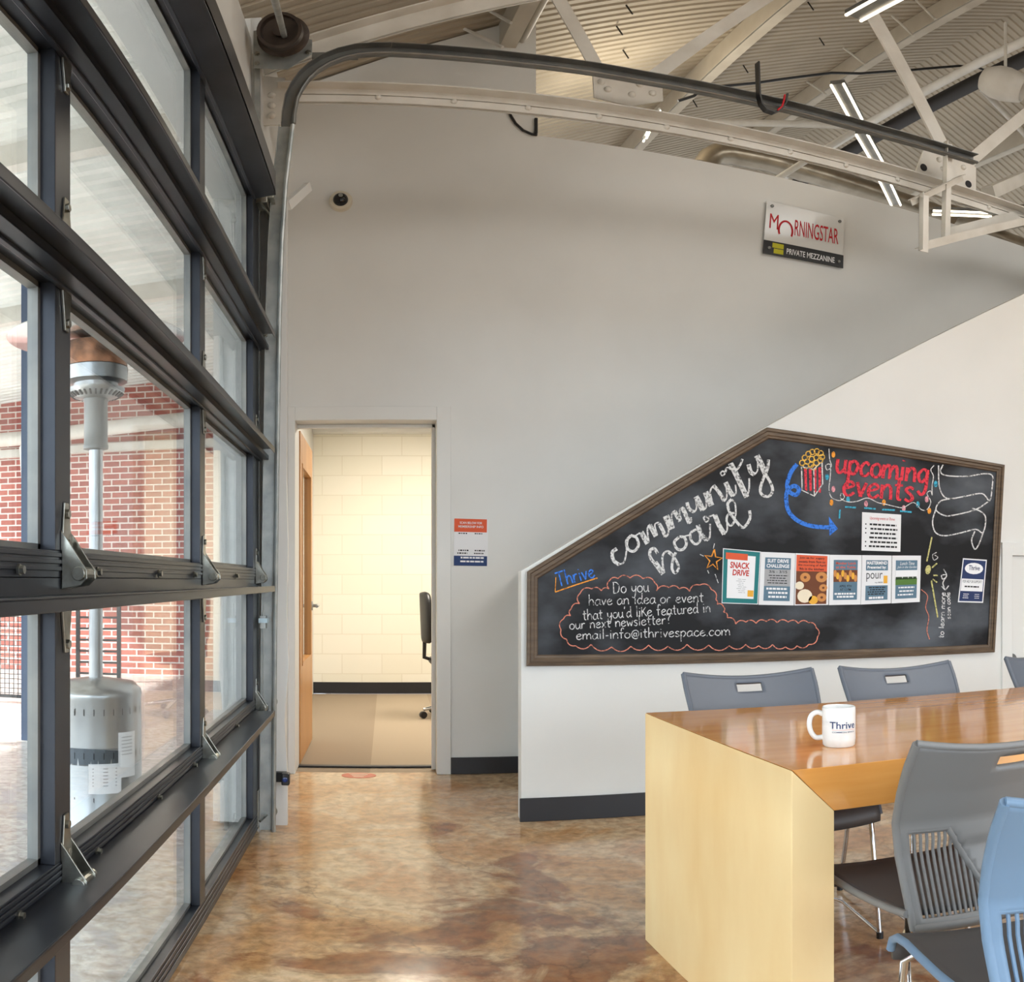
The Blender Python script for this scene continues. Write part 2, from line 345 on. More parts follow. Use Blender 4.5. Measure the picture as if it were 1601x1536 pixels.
# ------------------------------------------------------------------ wooden door, standing open into the office
dy0, dy1, dxa, dxb = D1+.25, D1+1.15, -.572, -.526
dr = thing('door', 'maple door with a tall glass light standing open into the office', 'door', ((dxa+dxb)/2, dy0, 0.01))
lf = MB(); gy0, gy1, gz0, gz1 = dy0+.13, dy1-.14, .62, 1.86
lf.box((dxa,dy0,.01),(dxb,gy0,2.06)); lf.box((dxa,gy1,.01),(dxb,dy1,2.06)); lf.box((dxa,gy0,.01),(dxb,gy1,gz0)); lf.box((dxa,gy0,gz1),(dxb,gy1,2.06))
lf.build('leaf', M_doorw, dr, bevel=.002)
g = MB()
for a, b in (((gy0-.012,gz0-.012),(gy0+.01,gz1+.012)),((gy1-.01,gz0-.012),(gy1+.012,gz1+.012)),((gy0,gz0-.012),(gy1,gz0+.01)),((gy0,gz1-.01),(gy1,gz1+.012))):
    g.box((dxa-.004,a[0],a[1]),(dxb+.004,b[0],b[1]))
g.build('glazing_bead', M_doorw, dr)
MB().box((-.552,gy0+.005,gz0+.005),(-.546,gy1-.005,gz1-.005)).build('glass_light', M_glass, dr)
for z in (.36, 1.06, 1.80):
    h = MB(); h.box((dxa-.004,dy0-.006,z-.055),(dxa+.018,dy0+.002,z+.055)); h.tube([(dxa-.006,dy0-.008,z-.057),(dxa-.006,dy0-.008,z+.057)], .007)
    h.build('hinge', M_galv, dr)
h = MB(); yk = dy1-.075
h.lathe([(.032,0),(.032,.008),(.012,.012),(.012,.045)], (dxb,yk,.965), (1,0,0)); h.tube([(dxb+.045,yk,.965),(dxb+.05,yk-.05,.967),(dxb+.045,yk-.11,.962)], .01)
h.lathe([(.032,0),(.032,.008),(.012,.012),(.012,.045)], (dxa,yk,.965), (-1,0,0)); h.tube([(dxa-.045,yk,.965),(dxa-.05,yk-.05,.967),(dxa-.045,yk-.11,.962)], .01)
h.build('lever_handle', M_galv, dr, smooth=True)

# ------------------------------------------------------------------ low closet door under the stair
d2 = thing('closet_door', 'low white closet door under the stair, right of the chalkboard', 'door', (dx0+.4, D2, 0))
MB().box((dx0+.012,D2+.004,.01),(dx1-.012,D2+.045,dz-.012)).build('leaf', M_white, d2, bevel=.003)
kx = UY(1582,1031,D2)
h = MB(); h.lathe([(.033,0),(.033,.008),(.014,.014),(.012,.05)], (kx.x,D2+.004,kx.z), (0,-1,0)); h.tube([(kx.x,D2-.046,kx.z),(kx.x+.05,D2-.05,kx.z),(kx.x+.11,D2-.045,kx.z-.004)], .011)
h.build('lever_handle', M_galvd, d2, smooth=True)
c = MB(); c.box((dx0-.065,D2-.014,0),(dx0+.01,D2+.002,dz+.065)); c.box((dx1-.01,D2-.014,0),(dx1+.065,D2+.002,dz+.065)); c.box((dx0+.0101,D2-.0139,dz-.01),(dx1-.0101,D2+.002,dz+.0648))
struct('trim_5', c, M_white, bevel=.003)

# ------------------------------------------------------------------ roof: corrugated deck, purlins
dk = MB(); pr = []
d = -2.4; p_ = .085
while d < 15: pr += [(d,.0),(d+.045,.0),(d+.055,.016),(d+p_-.01,.016)]; d += p_
L0, L1, L2 = -1.05, RIDGE, 14.0
vs = [R(l,a,roofz(l)+b) for l in (L0,L1,L2) for a, b in pr]; n = len(pr)
dk.add(vs, [(i+k*n,i+1+k*n,(k+1)*n+i+1,(k+1)*n+i) for i in range(n-1) for k in (0,1)])
struct('ceiling', dk, M_deck, solid=.003, fix=False)
def purlin(lat, label, d0=-1.4, d1=15):
    z = roofz(lat)-.006; m = MB(); t = .012; hgt = .2; wd = .09
    m.beam(R(lat,d0,z-hgt/2),R(lat,d1,z-hgt/2),t,hgt); m.beam(R(lat+wd/2-.0,d0,z-hgt+t/2),R(lat+wd/2,d1,z-hgt+t/2),wd,t); m.beam(R(lat+wd/2,d0,z-t/2),R(lat+wd/2,d1,z-t/2),wd,t)
    return m.build('roof_purlin', M_purl, label=label, cat='roof beam', group='purlins under the roof deck')
purlin(1.14, 'white steel purlin under the deck meeting the top of the tall back wall')
pipe_at = [R(1.27,d_,roofz(1.27)-.2) for d_ in (-1,6.3)]
purlin(3.02, 'white steel purlin beside the glowing roof corner above the gusset')
purlin(4.64, 'white steel purlin crossing behind the steep diagonal of the truss')
purlin(6.9, 'white steel purlin in the upper right beyond the dark channel')
purlin(8.6, 'white steel purlin deep in the upper right low on the far roof slope')
# sag rods between purlins
for k_, dep in enumerate((5.2, 6.4, 7.6)):
    pass
# ------------------------------------------------------------------ roof truss
TD = 4.35
def TP(px, py, dd=0.0): return UY(px, py, TD+dd, DROT)
tr = thing('roof_truss', 'white riveted steel roof truss spanning over the room', 'roof truss', TP(1000,180))
zc = H+.5765*TD
def chord(lat0, lat1, z):
    m = MB()
    for sg in (-1, 1):
        m.beam(R(lat0,TD+sg*.012,z+.023),R(lat1,TD+sg*.012,z+.023),.008,.04); m.beam(R(lat0,TD+sg*.012,z-.023),R(lat1,TD+sg*.012,z-.023),.008,.04)
        m.beam(R(lat0,TD+sg*.05,z+.04),R(lat1,TD+sg*.05,z+.04),.075,.008)
    return m
chord(-.12, 7.5, zc).build('bottom_chord', M_steelw, tr)
q = MB()
for i in range(14): q.lathe([(.017,0),(.014,.008),(.006,.013)], R(.35+i*.36,TD-.016,zc-.012), -N_, 10)
build_each(q, 'rivet', M_steelw, tr, smooth=True)
q = MB(); a, b = TP(490,78), TP(800,-4); dv = (b-a)
a2 = a-dv*.38; b2 = a+dv*6
for sg in (-1,1): q.beam(a2+N_*sg*.012,b2+N_*sg*.012,.008,.1); q.beam(a2+N_*sg*.055+Z_*.046,b2+N_*sg*.055+Z_*.046,.08,.008)
q.build('top_chord', M_steelw, tr)
for p0, p1, wd in (((862,-20),(940,120),.075),((1215,-14),(1015,125),.075),((1335,-25),(1490,262),.1),((1640,150),(1505,262),.085)):
    m = MB(); a, b = TP(*p0), TP(*p1)
    m.beam(a,b,.01,wd,up=(b-a).cross(N_)); m.beam(a+N_*.03,b+N_*.03,.05,.01,up=(b-a).cross(N_))
    m.build('web_member', M_steelw, tr)
def gus(pts, riv, slots=()):
    m = MB().prism([TP(x,y,-.022) for x, y in pts], N_*.012)
    o = m.build('gusset_plate', M_steelw, tr)
    q = MB()
    for x, y in riv: q.lathe([(.02,0),(.018,.009),(.008,.016)], TP(x,y,-.022), -N_, 12)
    build_each(q, 'rivet', M_steelw, o, smooth=True)
    if slots:
        q = MB()
        for x, y in slots: q.lathe([(.026,0),(.026,.002)], TP(x,y,-.022), -N_, 14)
        build_each(q, 'slot', M_ink, o)
gus([(927,118),(1035,122),(1037,158),(985,166),(929,152)], [(940,128),(950,140),(988,148),(1000,132),(1020,146)])
gus([(1448,225),(1500,238),(1526,262),(1526,302),(1432,268)], [(1468,250),(1474,264),(1506,262)], [(1444,262),(1514,288)])
gus([(404,118),(446,122),(448,195),(404,196)], [(425,149),(425,165),(425,181)])
# eave strut that leaves the node to the right
m = MB(); m.beam(TP(1545,302,.1),TP(1660,252,.5),.09,.09); m.build('strut', M_steelw, tr)
# ------------------------------------------------------------------ garage door
XW, T0 = -.57, .05
Y0, Y1, YS = -.9, 4.10, 3.9
zj = [.012, .575, 1.145, 1.735, 2.245, 2.985]
mull = [(-.9,-.82),(.29,.37),(1.525,1.605),(2.788,2.869),(3.92,4.10)]
gd = thing('garage_door', 'dark framed glass sectional garage door along the left of the room', 'garage door', (XW, 1.6, 0))
def hinge_mb(y, z):
    m = MB(); x = XW
    m.prism([(x+.0005,y+a,z+b) for a, b in [(-.01,.125),(.012,.125),(.03,.04),(.03,-.03),(-.022,-.03),(-.022,.04)]], (.004,0,0))
    fl = [(.0005,.075),(.012,.06),(.038,.02),(.05,.004),(.05,-.012),(.038,-.024),(.0005,-.03)]
    for yy in (-.022, .026): m.prism([(x+a,y+yy,z+b) for a, b in fl], (0,.004,0))
    m.tube([(x+.036,y-.03,z-.003),(x+.036,y+.045,z-.003)], .0125, 14)
    m.lathe([(.009,0),(.009,.006)], (x+.0045,y,z+.105), (1,0,0), 6); m.lathe([(.009,0),(.009,.006)], (x+.0045,y+.004,z+.05), (1,0,0), 6)
    return m
def leaf_mb(y, z):
    m = MB(); x = XW; poly = [(-.02,0),(.03,0),(.014,-.085),(-.004,-.085)]
    m.prism([(x+.0005,y+a,z+b) for a, b in poly], (.005,0,0)); m.lathe([(.009,0),(.009,.006)], (x+.005,y+.004,z-.07), (1,0,0), 6)
    return m
def roller(sec, z):
    r = MB(); r.tube([(XW+.02,3.99,z),(XW+.045,4.19,z)], .006); r.lathe([(.0235,-.01),(.025,-.004),(.019,0),(.025,.004),(.0235,.01)], (XW+.05,4.175,z), (0,1,0), 18)
    r.build('roller', M_zinc, sec, smooth=True)
for si in range(5):
    z0, z1 = zj[si], zj[si+1]; rb = .085 if si == 0 else .048; rt = .05 if si < 4 else .09
    m = MB()
    m.box((XW-T0,Y0,z0),(XW,Y1,z0+rb)); m.box((XW-T0,Y0,z1-rt),(XW,Y1,z1-.0006))
    if si < 4: m.box((XW-T0+.012,Y0,z1-.02),(XW-.012,Y1,z1+.006))
    for a, b in mull: m.box((XW-T0,a,z0+rb),(XW,b,z1-rt))
    for j in range(3):                               # fine grooves run along the rails
        zz = z0+rb*(.25+.25*j); m.box((XW,Y0,zz),(XW+.003,Y1,zz+.008))
    sec = m.build('door_section', M_alu, gd, bevel=.002)
    for (a, b), (c_, d_) in zip(mull[:-1], mull[1:]):
        bd = MB(); e = .012; zz0, zz1 = z0+rb, z1-rt
        for xx in (XW-.034, XW-.016):
            pass
        bd.box((XW-.048,b,zz0),(XW-.028,b+e,zz1)); bd.box((XW-.048,c_-e,zz0),(XW-.028,c_,zz1)); bd.box((XW-.048,b,zz0),(XW-.028,c_,zz0+e)); bd.box((XW-.048,b,zz1-e),(XW-.028,c_,zz1))
        bd.build('glazing_gasket', M_galvd, sec)
        MB().box((XW-.042,b+.003,zz0+.003),(XW-.037,c_-.003,zz1-.003)).build('glass_pane', M_glass, sec)
    # stiffening strut at the top of this section
    s_ = MB(); zs = z1-.03 if si else z1+.008
    X2 = XW+.097
    if si == 4:
        zs = 2.882
        s_.prism([(XW+.0005,Y0,zs),(XW+.10,Y0,zs+.012),(XW+.10,Y0,zs-.008),(XW+.0005,Y0,zs-.022)], (0,YS-Y0,0))
        s_.box((XW+.0005,Y0,zs-.022),(XW+.014,YS,zs+.1)); s_.box((XW+.092,Y0,zs-.008),(XW+.10,YS,zs+.11))
    else:
        s_.box((XW+.0005,Y0,zs-.004),(X2,YS,zs)); s_.box((X2-.004,Y0,zs-.022),(X2,YS,zs+.002))
        s_.box((XW+.0005,Y0,zs-.024),(XW+.045,Y1,zs-.02)); s_.box((XW+.042,Y0,zs-.024),(XW+.045,Y1,zs-.004))
        s_.box((XW+.0005,Y0,zs-.03),(XW+.012,Y1,zs-.004))
    s_.build('stiffening_strut', M_alu, sec, bevel=.0015)
    if si > 0:
        for a, b in mull[1:4]: hinge_mb((a+b)/2+.008, z0+.01).build('hinge', M_zinc, sec, bevel=.001)
        m = hinge_mb(4.0, z0+.01); m.build('hinge', M_zinc, sec, bevel=.001)
        roller(sec, z0+.012)
        for y in (1.35, 2.25, 2.68, 3.45, 1.75): 
            b_ = MB(); b_.lathe([(.010,0),(.010,.004),(.007,.004),(.007,.011)], (XW+.003,y,z0+.012), (1,0,0), 6); b_.build('bolt', M_zinc, sec)
    if si < 4 and si > 0:
        for a, b in mull[1:4]: leaf_mb((a+b)/2+.004, z1-.05).build('hinge_leaf', M_zinc, sec, bevel=.001)
    if si == 0:
        MB().box((XW-T0+.005,Y0,0.0),(XW-.006,Y1,.014)).build('bottom_seal', M_black, sec)
        m = MB(); m.box((XW+.0005,4.03,.03),(XW+.006,4.09,.2)); m.build('bottom_bracket', M_zinc, sec, bevel=.001); roller(sec, .07)
    if si == 4:
        m = MB(); m.box((XW+.0005,4.0,z1-.1),(XW+.05,4.11,z1-.03)); m.box((XW+.03,4.02,z1-.07),(XW+.075,4.15,z1-.045)); m.build('top_bracket', M_zinc, sec, bevel=.002); roller(sec, z1-.1)
# cable clip on the end stile
m = MB(); m.tube([(XW+.03,4.03,.62),(XW+.03,4.03,1.04)], .003); m.box((XW+.018,4.01,.93),(XW+.042,4.06,.985)); m.build('lift_cable', M_galv, gd)
MB().box((XW+.012,4.0,.955),(XW+.05,4.07,.975)).build('cable_clip', mat('pale_clip', (190,214,226), .4), gd)

# ------------------------------------------------------------------ tracks and lifting gear
KD = 4.12
def KP(px, py, dd=0.0): return UY(px, py, KD+dd, DROT)
tk = thing('door_track', 'galvanised garage door track bending overhead from the jamb into the room', 'door track', (-.47,4.13,0))
m = MB()
vp = [KP(x,y) for x, y in ((417,1302),(419,1000),(423,700),(426,500),(430,380),(436,290),(442,240),(447,197))]
VPROF = [[(-.03,.012),(-.03,.016),(.03,.016),(.03,.012)],[(-.032,-.014),(-.029,-.014),(-.029,.016),(-.032,.016)],[(.026,-.02),(.03,-.02),(.03,.016),(.026,.016)],[(.031+.010*cos(t),-.02+.011*sin(t)) for t in [i*pi/4 for i in range(8)]]]
for pf in VPROF: m.sweep(vp, pf, N_)
m.build('vertical_track', M_galv, tk)
m = MB(); m.box((-.575,4.135,.0),(-.571,4.17,3.0)); m.box((-.575,4.17,0),(-.52,4.174,3.0)); m.build('jamb_angle', M_galvd, tk)
pts = [(450,196),(451,180),(456,154),(464,138),(475,122),(490,108),(509,96),(532,87),(557,81),(585,79),(612,79)]
path = [KP(x,y) for x, y in pts]
CP = [(-.022,-.03),(-.022,.018),(.022,.018),(.022,-.03),(.010,-.036),(.010,-.03),(.018,-.026),(.018,.014),(-.018,.014),(-.018,-.026),(-.010,-.03),(-.010,-.036)]
def track(m, path):
    m.sweep(path, [(-.03,.012),(-.03,.018),(.03,.018),(.03,.012)], N_)
    m.sweep(path, [(-.03,-.036),(-.026,-.036),(-.026,.016),(-.03,.016)], N_)
    m.sweep(path, [(.026,-.02),(.03,-.02),(.03,.016),(.026,.016)], N_)
    m.sweep(path, [(.027+.010*cos(t),-.02+.012*sin(t)) for t in [i*pi/4 for i in range(8)]], N_)
    return m
track(MB(), path).build('curved_track', M_galvd, tk, smooth=True)
hp = [KP(612,79), KP(681,83), KP(812,95), KP(925,109), KP(1000,122), KP(1120,144), KP(1225,167), KP(1375,207), KP(1524,250)]
h0, h1 = hp[0], hp[-1]
track(MB(), hp).build('horizontal_track', M_galvd, tk, smooth=True)
m = MB(); a, b = KP(985,120,-.02), KP(1523,237,-.02)
m.build('track_angle', M_galvd, tk) if m.v else None
# torsion shaft with drum and bearing plate
dc = UY(440,52,4.02)
ts = thing('torsion_shaft', 'torsion shaft with brown cable drum on a steel bearing plate', 'cable drum', dc)
ax = Vector((-.08,-1,.0)).normalized()
m = MB(); m.lathe([(.03,-.05),(.115,-.05),(.118,-.04),(.105,-.03),(.1,-.02),(.105,-.01),(.098,.0),(.1,.01),(.094,.03),(.1,.045),(.1,.055),(.085,.055),(.082,.02),(.03,.015),(.03,-.05)], dc, (ax.x,ax.y,-.25), 36, cap=False)
m.build('cable_drum', M_iron, ts, smooth=True)
ad = Vector((ax.x,ax.y,-.25)).normalized()
m = MB(); m.tube([dc-ad*.08, UR(424,-20,2.7)], .0135, 14); m.build('shaft', M_galv, ts, smooth=True)
m = MB(); m.lathe([(.03,0),(.03,.03)], dc+ad*.015, ad, 14); m.build('hub', M_iron, ts)
m = MB()
pp = [(396,48),(412,46),(488,62),(488,84),(450,108),(396,106)]
m.prism([UY(x,y,4.13) for x, y in pp], (0,.006,0)); m.build('bearing_plate', M_galv, ts, bevel=.001)
m = MB()
for x, y in ((402,84),(402,99),(443,87),(482,82)): m.lathe([(.014,0),(.014,.004),(.009,.004),(.009,.014)], UY(x,y,4.13), (0,-1,0), 6)
build_each(m, 'bolt', M_zinc, ts)
m = MB(); m.beam(UY(488,88,4.15),UY(560,88,4.15),.03,.03); m.build('track_tie', M_galvd, ts)
# flanking bracing at the corner
struct('trim_6', MB().box(UY(376,30,4.2)+Vector((0,0,0)), UY(392,180,4.2)+Vector((.0,.05,-.05))), M_white, bevel=.004)
m = MB(); m.box(UY(398,106,4.19), UY(406,250,4.19)+Vector((0,.05,-.5))); m.build('corner_post', M_galv, label='galvanised steel angle post at the corner below the bearing plate', cat='steel post')
m = MB(); m.beam(UY(449,322,4.5),UY(482,292,4.75),.03,.05); m.build('wall_brace', M_white, label='short white brace block beside the top of the garage track', cat='brace')
# safety sensor on the jamb
p = UY(441,1217,4.13)
se = thing('safety_sensor', 'black safety beam sensor clamped low on the white door jamb', 'sensor', p)
m = MB(); m.box(p+Vector((-.04,.0,-.02)), p+Vector((.02,.035,.025))); m.build('bracket', M_black, se, bevel=.003)
m = MB(); m.box(p+Vector((.0,-.035,-.028)), p+Vector((.036,.01,.028))); m.build('housing', M_black, se, bevel=.006)
m = MB(); m.lathe([(.012,0),(.012,.004),(.006,.006)], p+Vector((.018,-.035,0)), (0,-1,0), 14); m.build('lens', mat('blue_lens', (40,56,110), .1), se)

# ------------------------------------------------------------------ track hanger of perforated angle
hg = thing('track_hanger', 'white perforated angle hanger holding the end of the overhead track', 'bracket', KP(1480,380))
def perf(p, q, wd, side, holes, name='perforated_angle'):
    m = MB(); sd = Vector(side).normalized(); dn = (q-p).normalized(); ot = dn.cross(sd)
    m.prism([p,p+sd*wd,q+sd*wd,q], ot*.004); m.prism([p,p+ot*wd*.6,q+ot*wd*.6,q], sd*.004)
    o = m.build(name, M_steelw, hg)
    hm = MB(); L = (q-p).length
    for i in range(holes):
        c_ = p+dn*L*(i+.6)/holes+sd*wd*.8-ot*.0005
        hm.lathe([(.006,0),(.006,.001)], c_, -ot, 10)
    build_each(hm, 'hole', M_ink, o)
perf(KP(1475,222,.03),KP(1471,374,.03),.066,E_,14)
perf(KP(1437,303,-.1),KP(1436,392,-.1),.066,E_,4)
m = MB(); m.beam(KP(1425,312,-.1),KP(1505,274,.06),.045,.006); m.beam(KP(1425,312,-.1)-Z_*.02,KP(1505,274,.06)-Z_*.02,.006,.04); m.build('cross_angle', M_steelw, hg)
m = MB(); a, b = KP(1440,386,-.1), KP(1640,338,.15); m.beam(a,b,.006,.05); m.beam(a+N_*.025,b+N_*.025,.05,.006); m.build('brace_arm', M_steelw, hg)
m = MB(); a, b = KP(1482,366,.06), KP(1640,326,.3); m.beam(a,b,.006,.075); m.build('brace_arm', M_steelw, hg)
# black strap hook on the track
m = MB(); hk = [(1184,98),(1185,125),(1186,150),(1189,163),(1197,173),(1209,177),(1220,172),(1227,162),(1229,148)]
m.sweep([KP(x,y,-.06) for x, y in hk], [(-.004,-.02),(.004,-.02),(.004,.02),(-.004,.02)], N_)
hk_o = m.build('strap_hook', M_black, label='black J-shaped strap hook clipped over the overhead track', cat='hook')
m = MB(); m.tube([KP(1216,172,-.085),KP(1223,166,-.085),KP(1226,156,-.085),KP(1227,148,-.085)], .005, 8); m.build('red_wire', M_red, hk_o)
hk_o.children[0].location = -hk_o.location if False else hk_o.children[0].location

# ------------------------------------------------------------------ lights, ducts and pipes overhead
def led(p, q, label, wd=.085):
    o = thing('ceiling_light', label, 'ceiling light', (p+q)/2, 'linear ceiling lights')
    d_ = (q-p).normalized(); sd = d_.cross(Z_).normalized()
    MB().beam(p,q,wd,.03).build('housing', M_galvd, o, bevel=.004)
    for sg in (-1,1): MB().beam(p+sd*sg*wd*.42-Z_*.02,q+sd*sg*wd*.42-Z_*.02,.012,.012).build('lens', M_led, o)
    return o
hz = H+3.1
def Z1(x, y): return UZ(x, y, hz)
led(Z1(1309,128),Z1(1339,184),'linear light nearest the roof, topmost of the diagonal run of three')
led(Z1(1347,206),Z1(1372,250),'linear light just under the overhead track, middle of the run of three')
led(Z1(1381,276),Z1(1401,318),'linear light just above the white wall, lowest of the run of three')
led(Z1(1334,24),Z1(1420,-22),'bright linear light at the top edge beside the steep truss diagonal', .11)
led(UZ(1458,329,H+3.0),UZ(1552,333,H+3.0),'linear light low behind the perforated hanger', .1)
led(UY(1030,172,6.3,DROT),UY(1008,216,6.3,DROT),'linear light hidden behind the truss chord above the wall top', .07)
gl = bpy.data.lights.new('hidden_fixture_lamp', 'POINT'); gl.energy = 26; gl.color = (1,.9,.72); gl.shadow_soft_size = .05
go = bpy.data.objects.new('hidden_fixture_lamp', gl); COL.objects.link(go); go.location = UY(1015,200,6.15,DROT)
dct = thing('spiral_duct', 'bare spiral steel duct running along behind the top of the wall', 'duct', UY(1250,262,6.4,DROT))
DP = [(1100,262),(1108,248),(1120,241),(1138,240),(1165,245),(1200,252),(1300,280),(1400,313),(1470,337),(1545,366),(1660,412)]
path = [UY(x,y,6.3,DROT) for x, y in DP]
m = MB(); fine = []
for a, b in zip(path[:-1], path[1:]):
    nn = max(1,int((b-a).length/.05)); fine += [a.lerp(b,i/nn) for i in range(nn)]
fine.append(path[-1])
m.tube(fine, [.092 if i % 4 else .096 for i in range(len(fine))], 26); m.build('duct_run', M_duct, dct, smooth=True)
m = MB(); m.tube([UY(1485,338,6.0,DROT),UY(1530,350,6.0,DROT),UY(1610,335,6.0,DROT)], .11, 20); m.build('duct_branch', M_duct, dct, smooth=True)
def deck_hit(px, py):
    lo, la = ll(px, py); return UR(px, py, 3.2/(tan(la)-.45*sin(lo-DROT)))
for x, y in ((979,13),(964,46),(974,83),(737,63),(1263,8),(1178,54),(1281,64),(1150,78),(1162,107),(1083,161)):
    a = deck_hit(x, y-5); MB().tube([a, a+Vector((.035,-.02,-.09))], .006, 6).build('hanger_wire', M_black, label='short black wire end poking down from the roof deck', cat='wire', group='wire ends under the roof deck')
for (x0,y0), (x1,y1) in (((762,15),(799,36)),((726,45),(786,74)),((1394,24),(1428,56)),((1319,75),(1353,101)),((1432,0),(1462,30)),((1262,128),(1292,148))):
    a = deck_hit(x0,y0); b = UR(x1,y1,(a.x**2+a.y**2)**.5*.975); MB().tube([a,b], .011, 8).build('purlin_brace', M_steelw, label='thin white brace rod between roof deck and purlin', cat='brace', group='brace rods beside the purlins')
def pipe(name, pts, r, m_, label, cat, seg=10): return MB().tube(pts, r, seg).build(name, m_, smooth=True, label=label, cat=cat)
pipe('sprinkler_pipe', [R(4.9,d_,H+4.6) for d_ in (-1,14)], .045, M_steelw, 'white sprinkler pipe crossing under the roof at the right', 'pipe')
pipe('conduit', [R(5.25,d_,H+4.72) for d_ in (-1,14)], .075, mat('dark_channel', (52,50,50), .6), 'dark channel running beside the white sprinkler pipe', 'channel')
pipe('sprinkler_branch', pipe_at, .02, M_steelw, 'thin white pipe clipped along the first purlin above the track', 'pipe')
pipe('tie_rod', [UY(1105,192,5.6,DROT),UY(1330,198,5.9,DROT)], .028, M_steelw, 'pale horizontal pipe just above the truss bottom chord', 'pipe')
pipe('hanger_rod', [UY(1535,140,6.5,DROT),UY(1625,235,6.2,DROT)], .03, M_steelw, 'pale sloping pipe branching down at the far right of the roof', 'pipe')
pipe('purlin_tie_rod', [UY(1185,300,5.8,DROT),UY(1345,200,5.95,DROT)], .026, M_steelw, 'pale slanting pipe rising behind the wall top to the roof', 'pipe')
cb_ = [(1060,158),(1085,150),(1100,138),(1180,130),(1300,114),(1345,115),(1420,110),(1500,103),(1530,106),(1560,118)]
pipe('power_cable', [UY(x,y,5.9,DROT) for x, y in cb_], .012, M_black, 'black cable looping along the underside of the roof deck', 'cable', 6)
pipe('wall_cable', [UY(x,y,D1-.012) for x, y in ((795,168),(798,180),(806,193),(818,204),(832,210),(840,211))], .009, M_black, 'short black cable at the top corner of the back wall', 'cable', 6)
MB().box(UY(836,184,D1-.02), UY(839,212,D1+.02)).build('cable_plate', M_black, label='small black metal strip on the top corner of the back wall', cat='bracket')
nz = UR(1572,132,6.6); nd = Vector((.55,-.55,-.35)).normalized()
no = thing('air_nozzle', 'round white air nozzle hanging under the roof at the far right', 'air nozzle', nz)
m = MB(); m.lathe([(.05,-.19),(.1,-.17),(.14,-.08),(.145,0),(.13,.08),(.115,.14),(.1,.15),(.09,.13),(.09,.06)], nz, nd, 26); m.build('body', M_steelw, no, smooth=True)
m = MB(); m.lathe([(.09,.0),(.02,.005)], nz+nd*.07, nd, 20); m.build('fan_guard', M_ink, no)
m = MB(); m.tube([nz+Vector((0,0,.12)),nz+Vector((0,0,.62))], .012); m.build('hanger', M_steelw, no)
pp = UY(803,120,5.1,DROT)
# lit wall strip above the mezzanine opening edge
# ------------------------------------------------------------------ things on the back wall
p = UY(533,316,D1)
sc_ = thing('security_camera', 'small round dome security camera high on the back wall', 'security camera', p)
MB().lathe([(.068,0),(.068,.022),(.062,.034),(.045,.038)], p, (0,-1,0), 32).build('base', mat('cream_plastic', (222,214,196), .45), sc_, smooth=True)
MB().lathe([(.044,.036),(.042,.05),(.034,.064),(.02,.073),(.004,.076)], p, (0,-1,0), 28).build('dome', mat('smoked_dome', (16,16,18), .06), sc_, smooth=True)
MB().lathe([(.014,.03),(.014,.074),(.009,.08)], p+Vector((.012,0,.008)), (-.15,-1,.1), 14).build('lens', M_galv, sc_)
# decals: everything in quads of the photograph carried onto the wall they lie on
class Quad:
    def __init__(s, tl, tr_, br, bl, D, off=.0): s.q = (tl,tr_,br,bl); s.D = D; s.off = off
    def px(s, u, v):
        tl,tr_,br,bl = s.q; a = [tl[i]*(1-u)+tr_[i]*u for i in (0,1)]; b = [bl[i]*(1-u)+br[i]*u for i in (0,1)]
        return [a[i]*(1-v)+b[i]*v for i in (0,1)]
    def p(s, u, v, off=None):
        x, y = s.px(u,v); return UY(x,y,s.D-(s.off if off is None else off))
    def rect(s, u0, v0, u1, v1, off, th=.001, m=None):
        m = m or MB(); m.prism([s.p(u0,v0,off),s.p(u1,v0,off),s.p(u1,v1,off),s.p(u0,v1,off)], (0,th,0)); return m
def text2d(t, bold=0.0, shear=0.0, sx=1.0):
    cu = bpy.data.curves.new('lettering', 'FONT'); cu.body = t; cu.resolution_u = 3; cu.offset = bold; cu.shear = shear; cu.fill_mode = 'FRONT'
    o = bpy.data.objects.new('lettering', cu); COL.objects.link(o); dg = bpy.context.evaluated_depsgraph_get(); dg.update()
    me = o.evaluated_get(dg).to_mesh(); vs = [(v.co.x,v.co.y) for v in me.vertices]; fs = [tuple(p.vertices) for p in me.polygons]
    o.evaluated_get(dg).to_mesh_clear(); bpy.data.objects.remove(o); bpy.data.curves.remove(cu)
    return vs, fs
def text_in(q, t, u0, v0, u1, v1, off, mb=None, bold=.012, shear=0.0):
    vs, fs = text2d(t, bold, shear); mb = mb or MB()
    if not vs: return mb
    x0, x1 = min(v[0] for v in vs), max(v[0] for v in vs); y0, y1 = min(v[1] for v in vs), max(v[1] for v in vs)
    mb.add([q.p(u0+(u1-u0)*(x-x0)/(x1-x0), v1+(v0-v1)*(y-y0)/(y1-y0), off) for x, y in vs], fs); return mb
def lines(q, rows, u0, u1, v0, v1, off, mb=None, frac=.45, jit=.15, words=6):
    mb = mb or MB(); rnd = random.Random(rows*7+int(u0*100))
    for i in range(rows):
        a = v0+(v1-v0)*i/rows; b = a+(v1-v0)/rows*frac; s_, e_ = u0+rnd.random()*jit*(u1-u0), u1-rnd.random()*jit*(u1-u0); u = s_
        while u < e_:
            w_ = (u1-u0)/words*(.4+rnd.random()*.8); q.rect(u,a,min(u+w_,e_),b,off,.0004,mb); u += w_+.02
    return mb
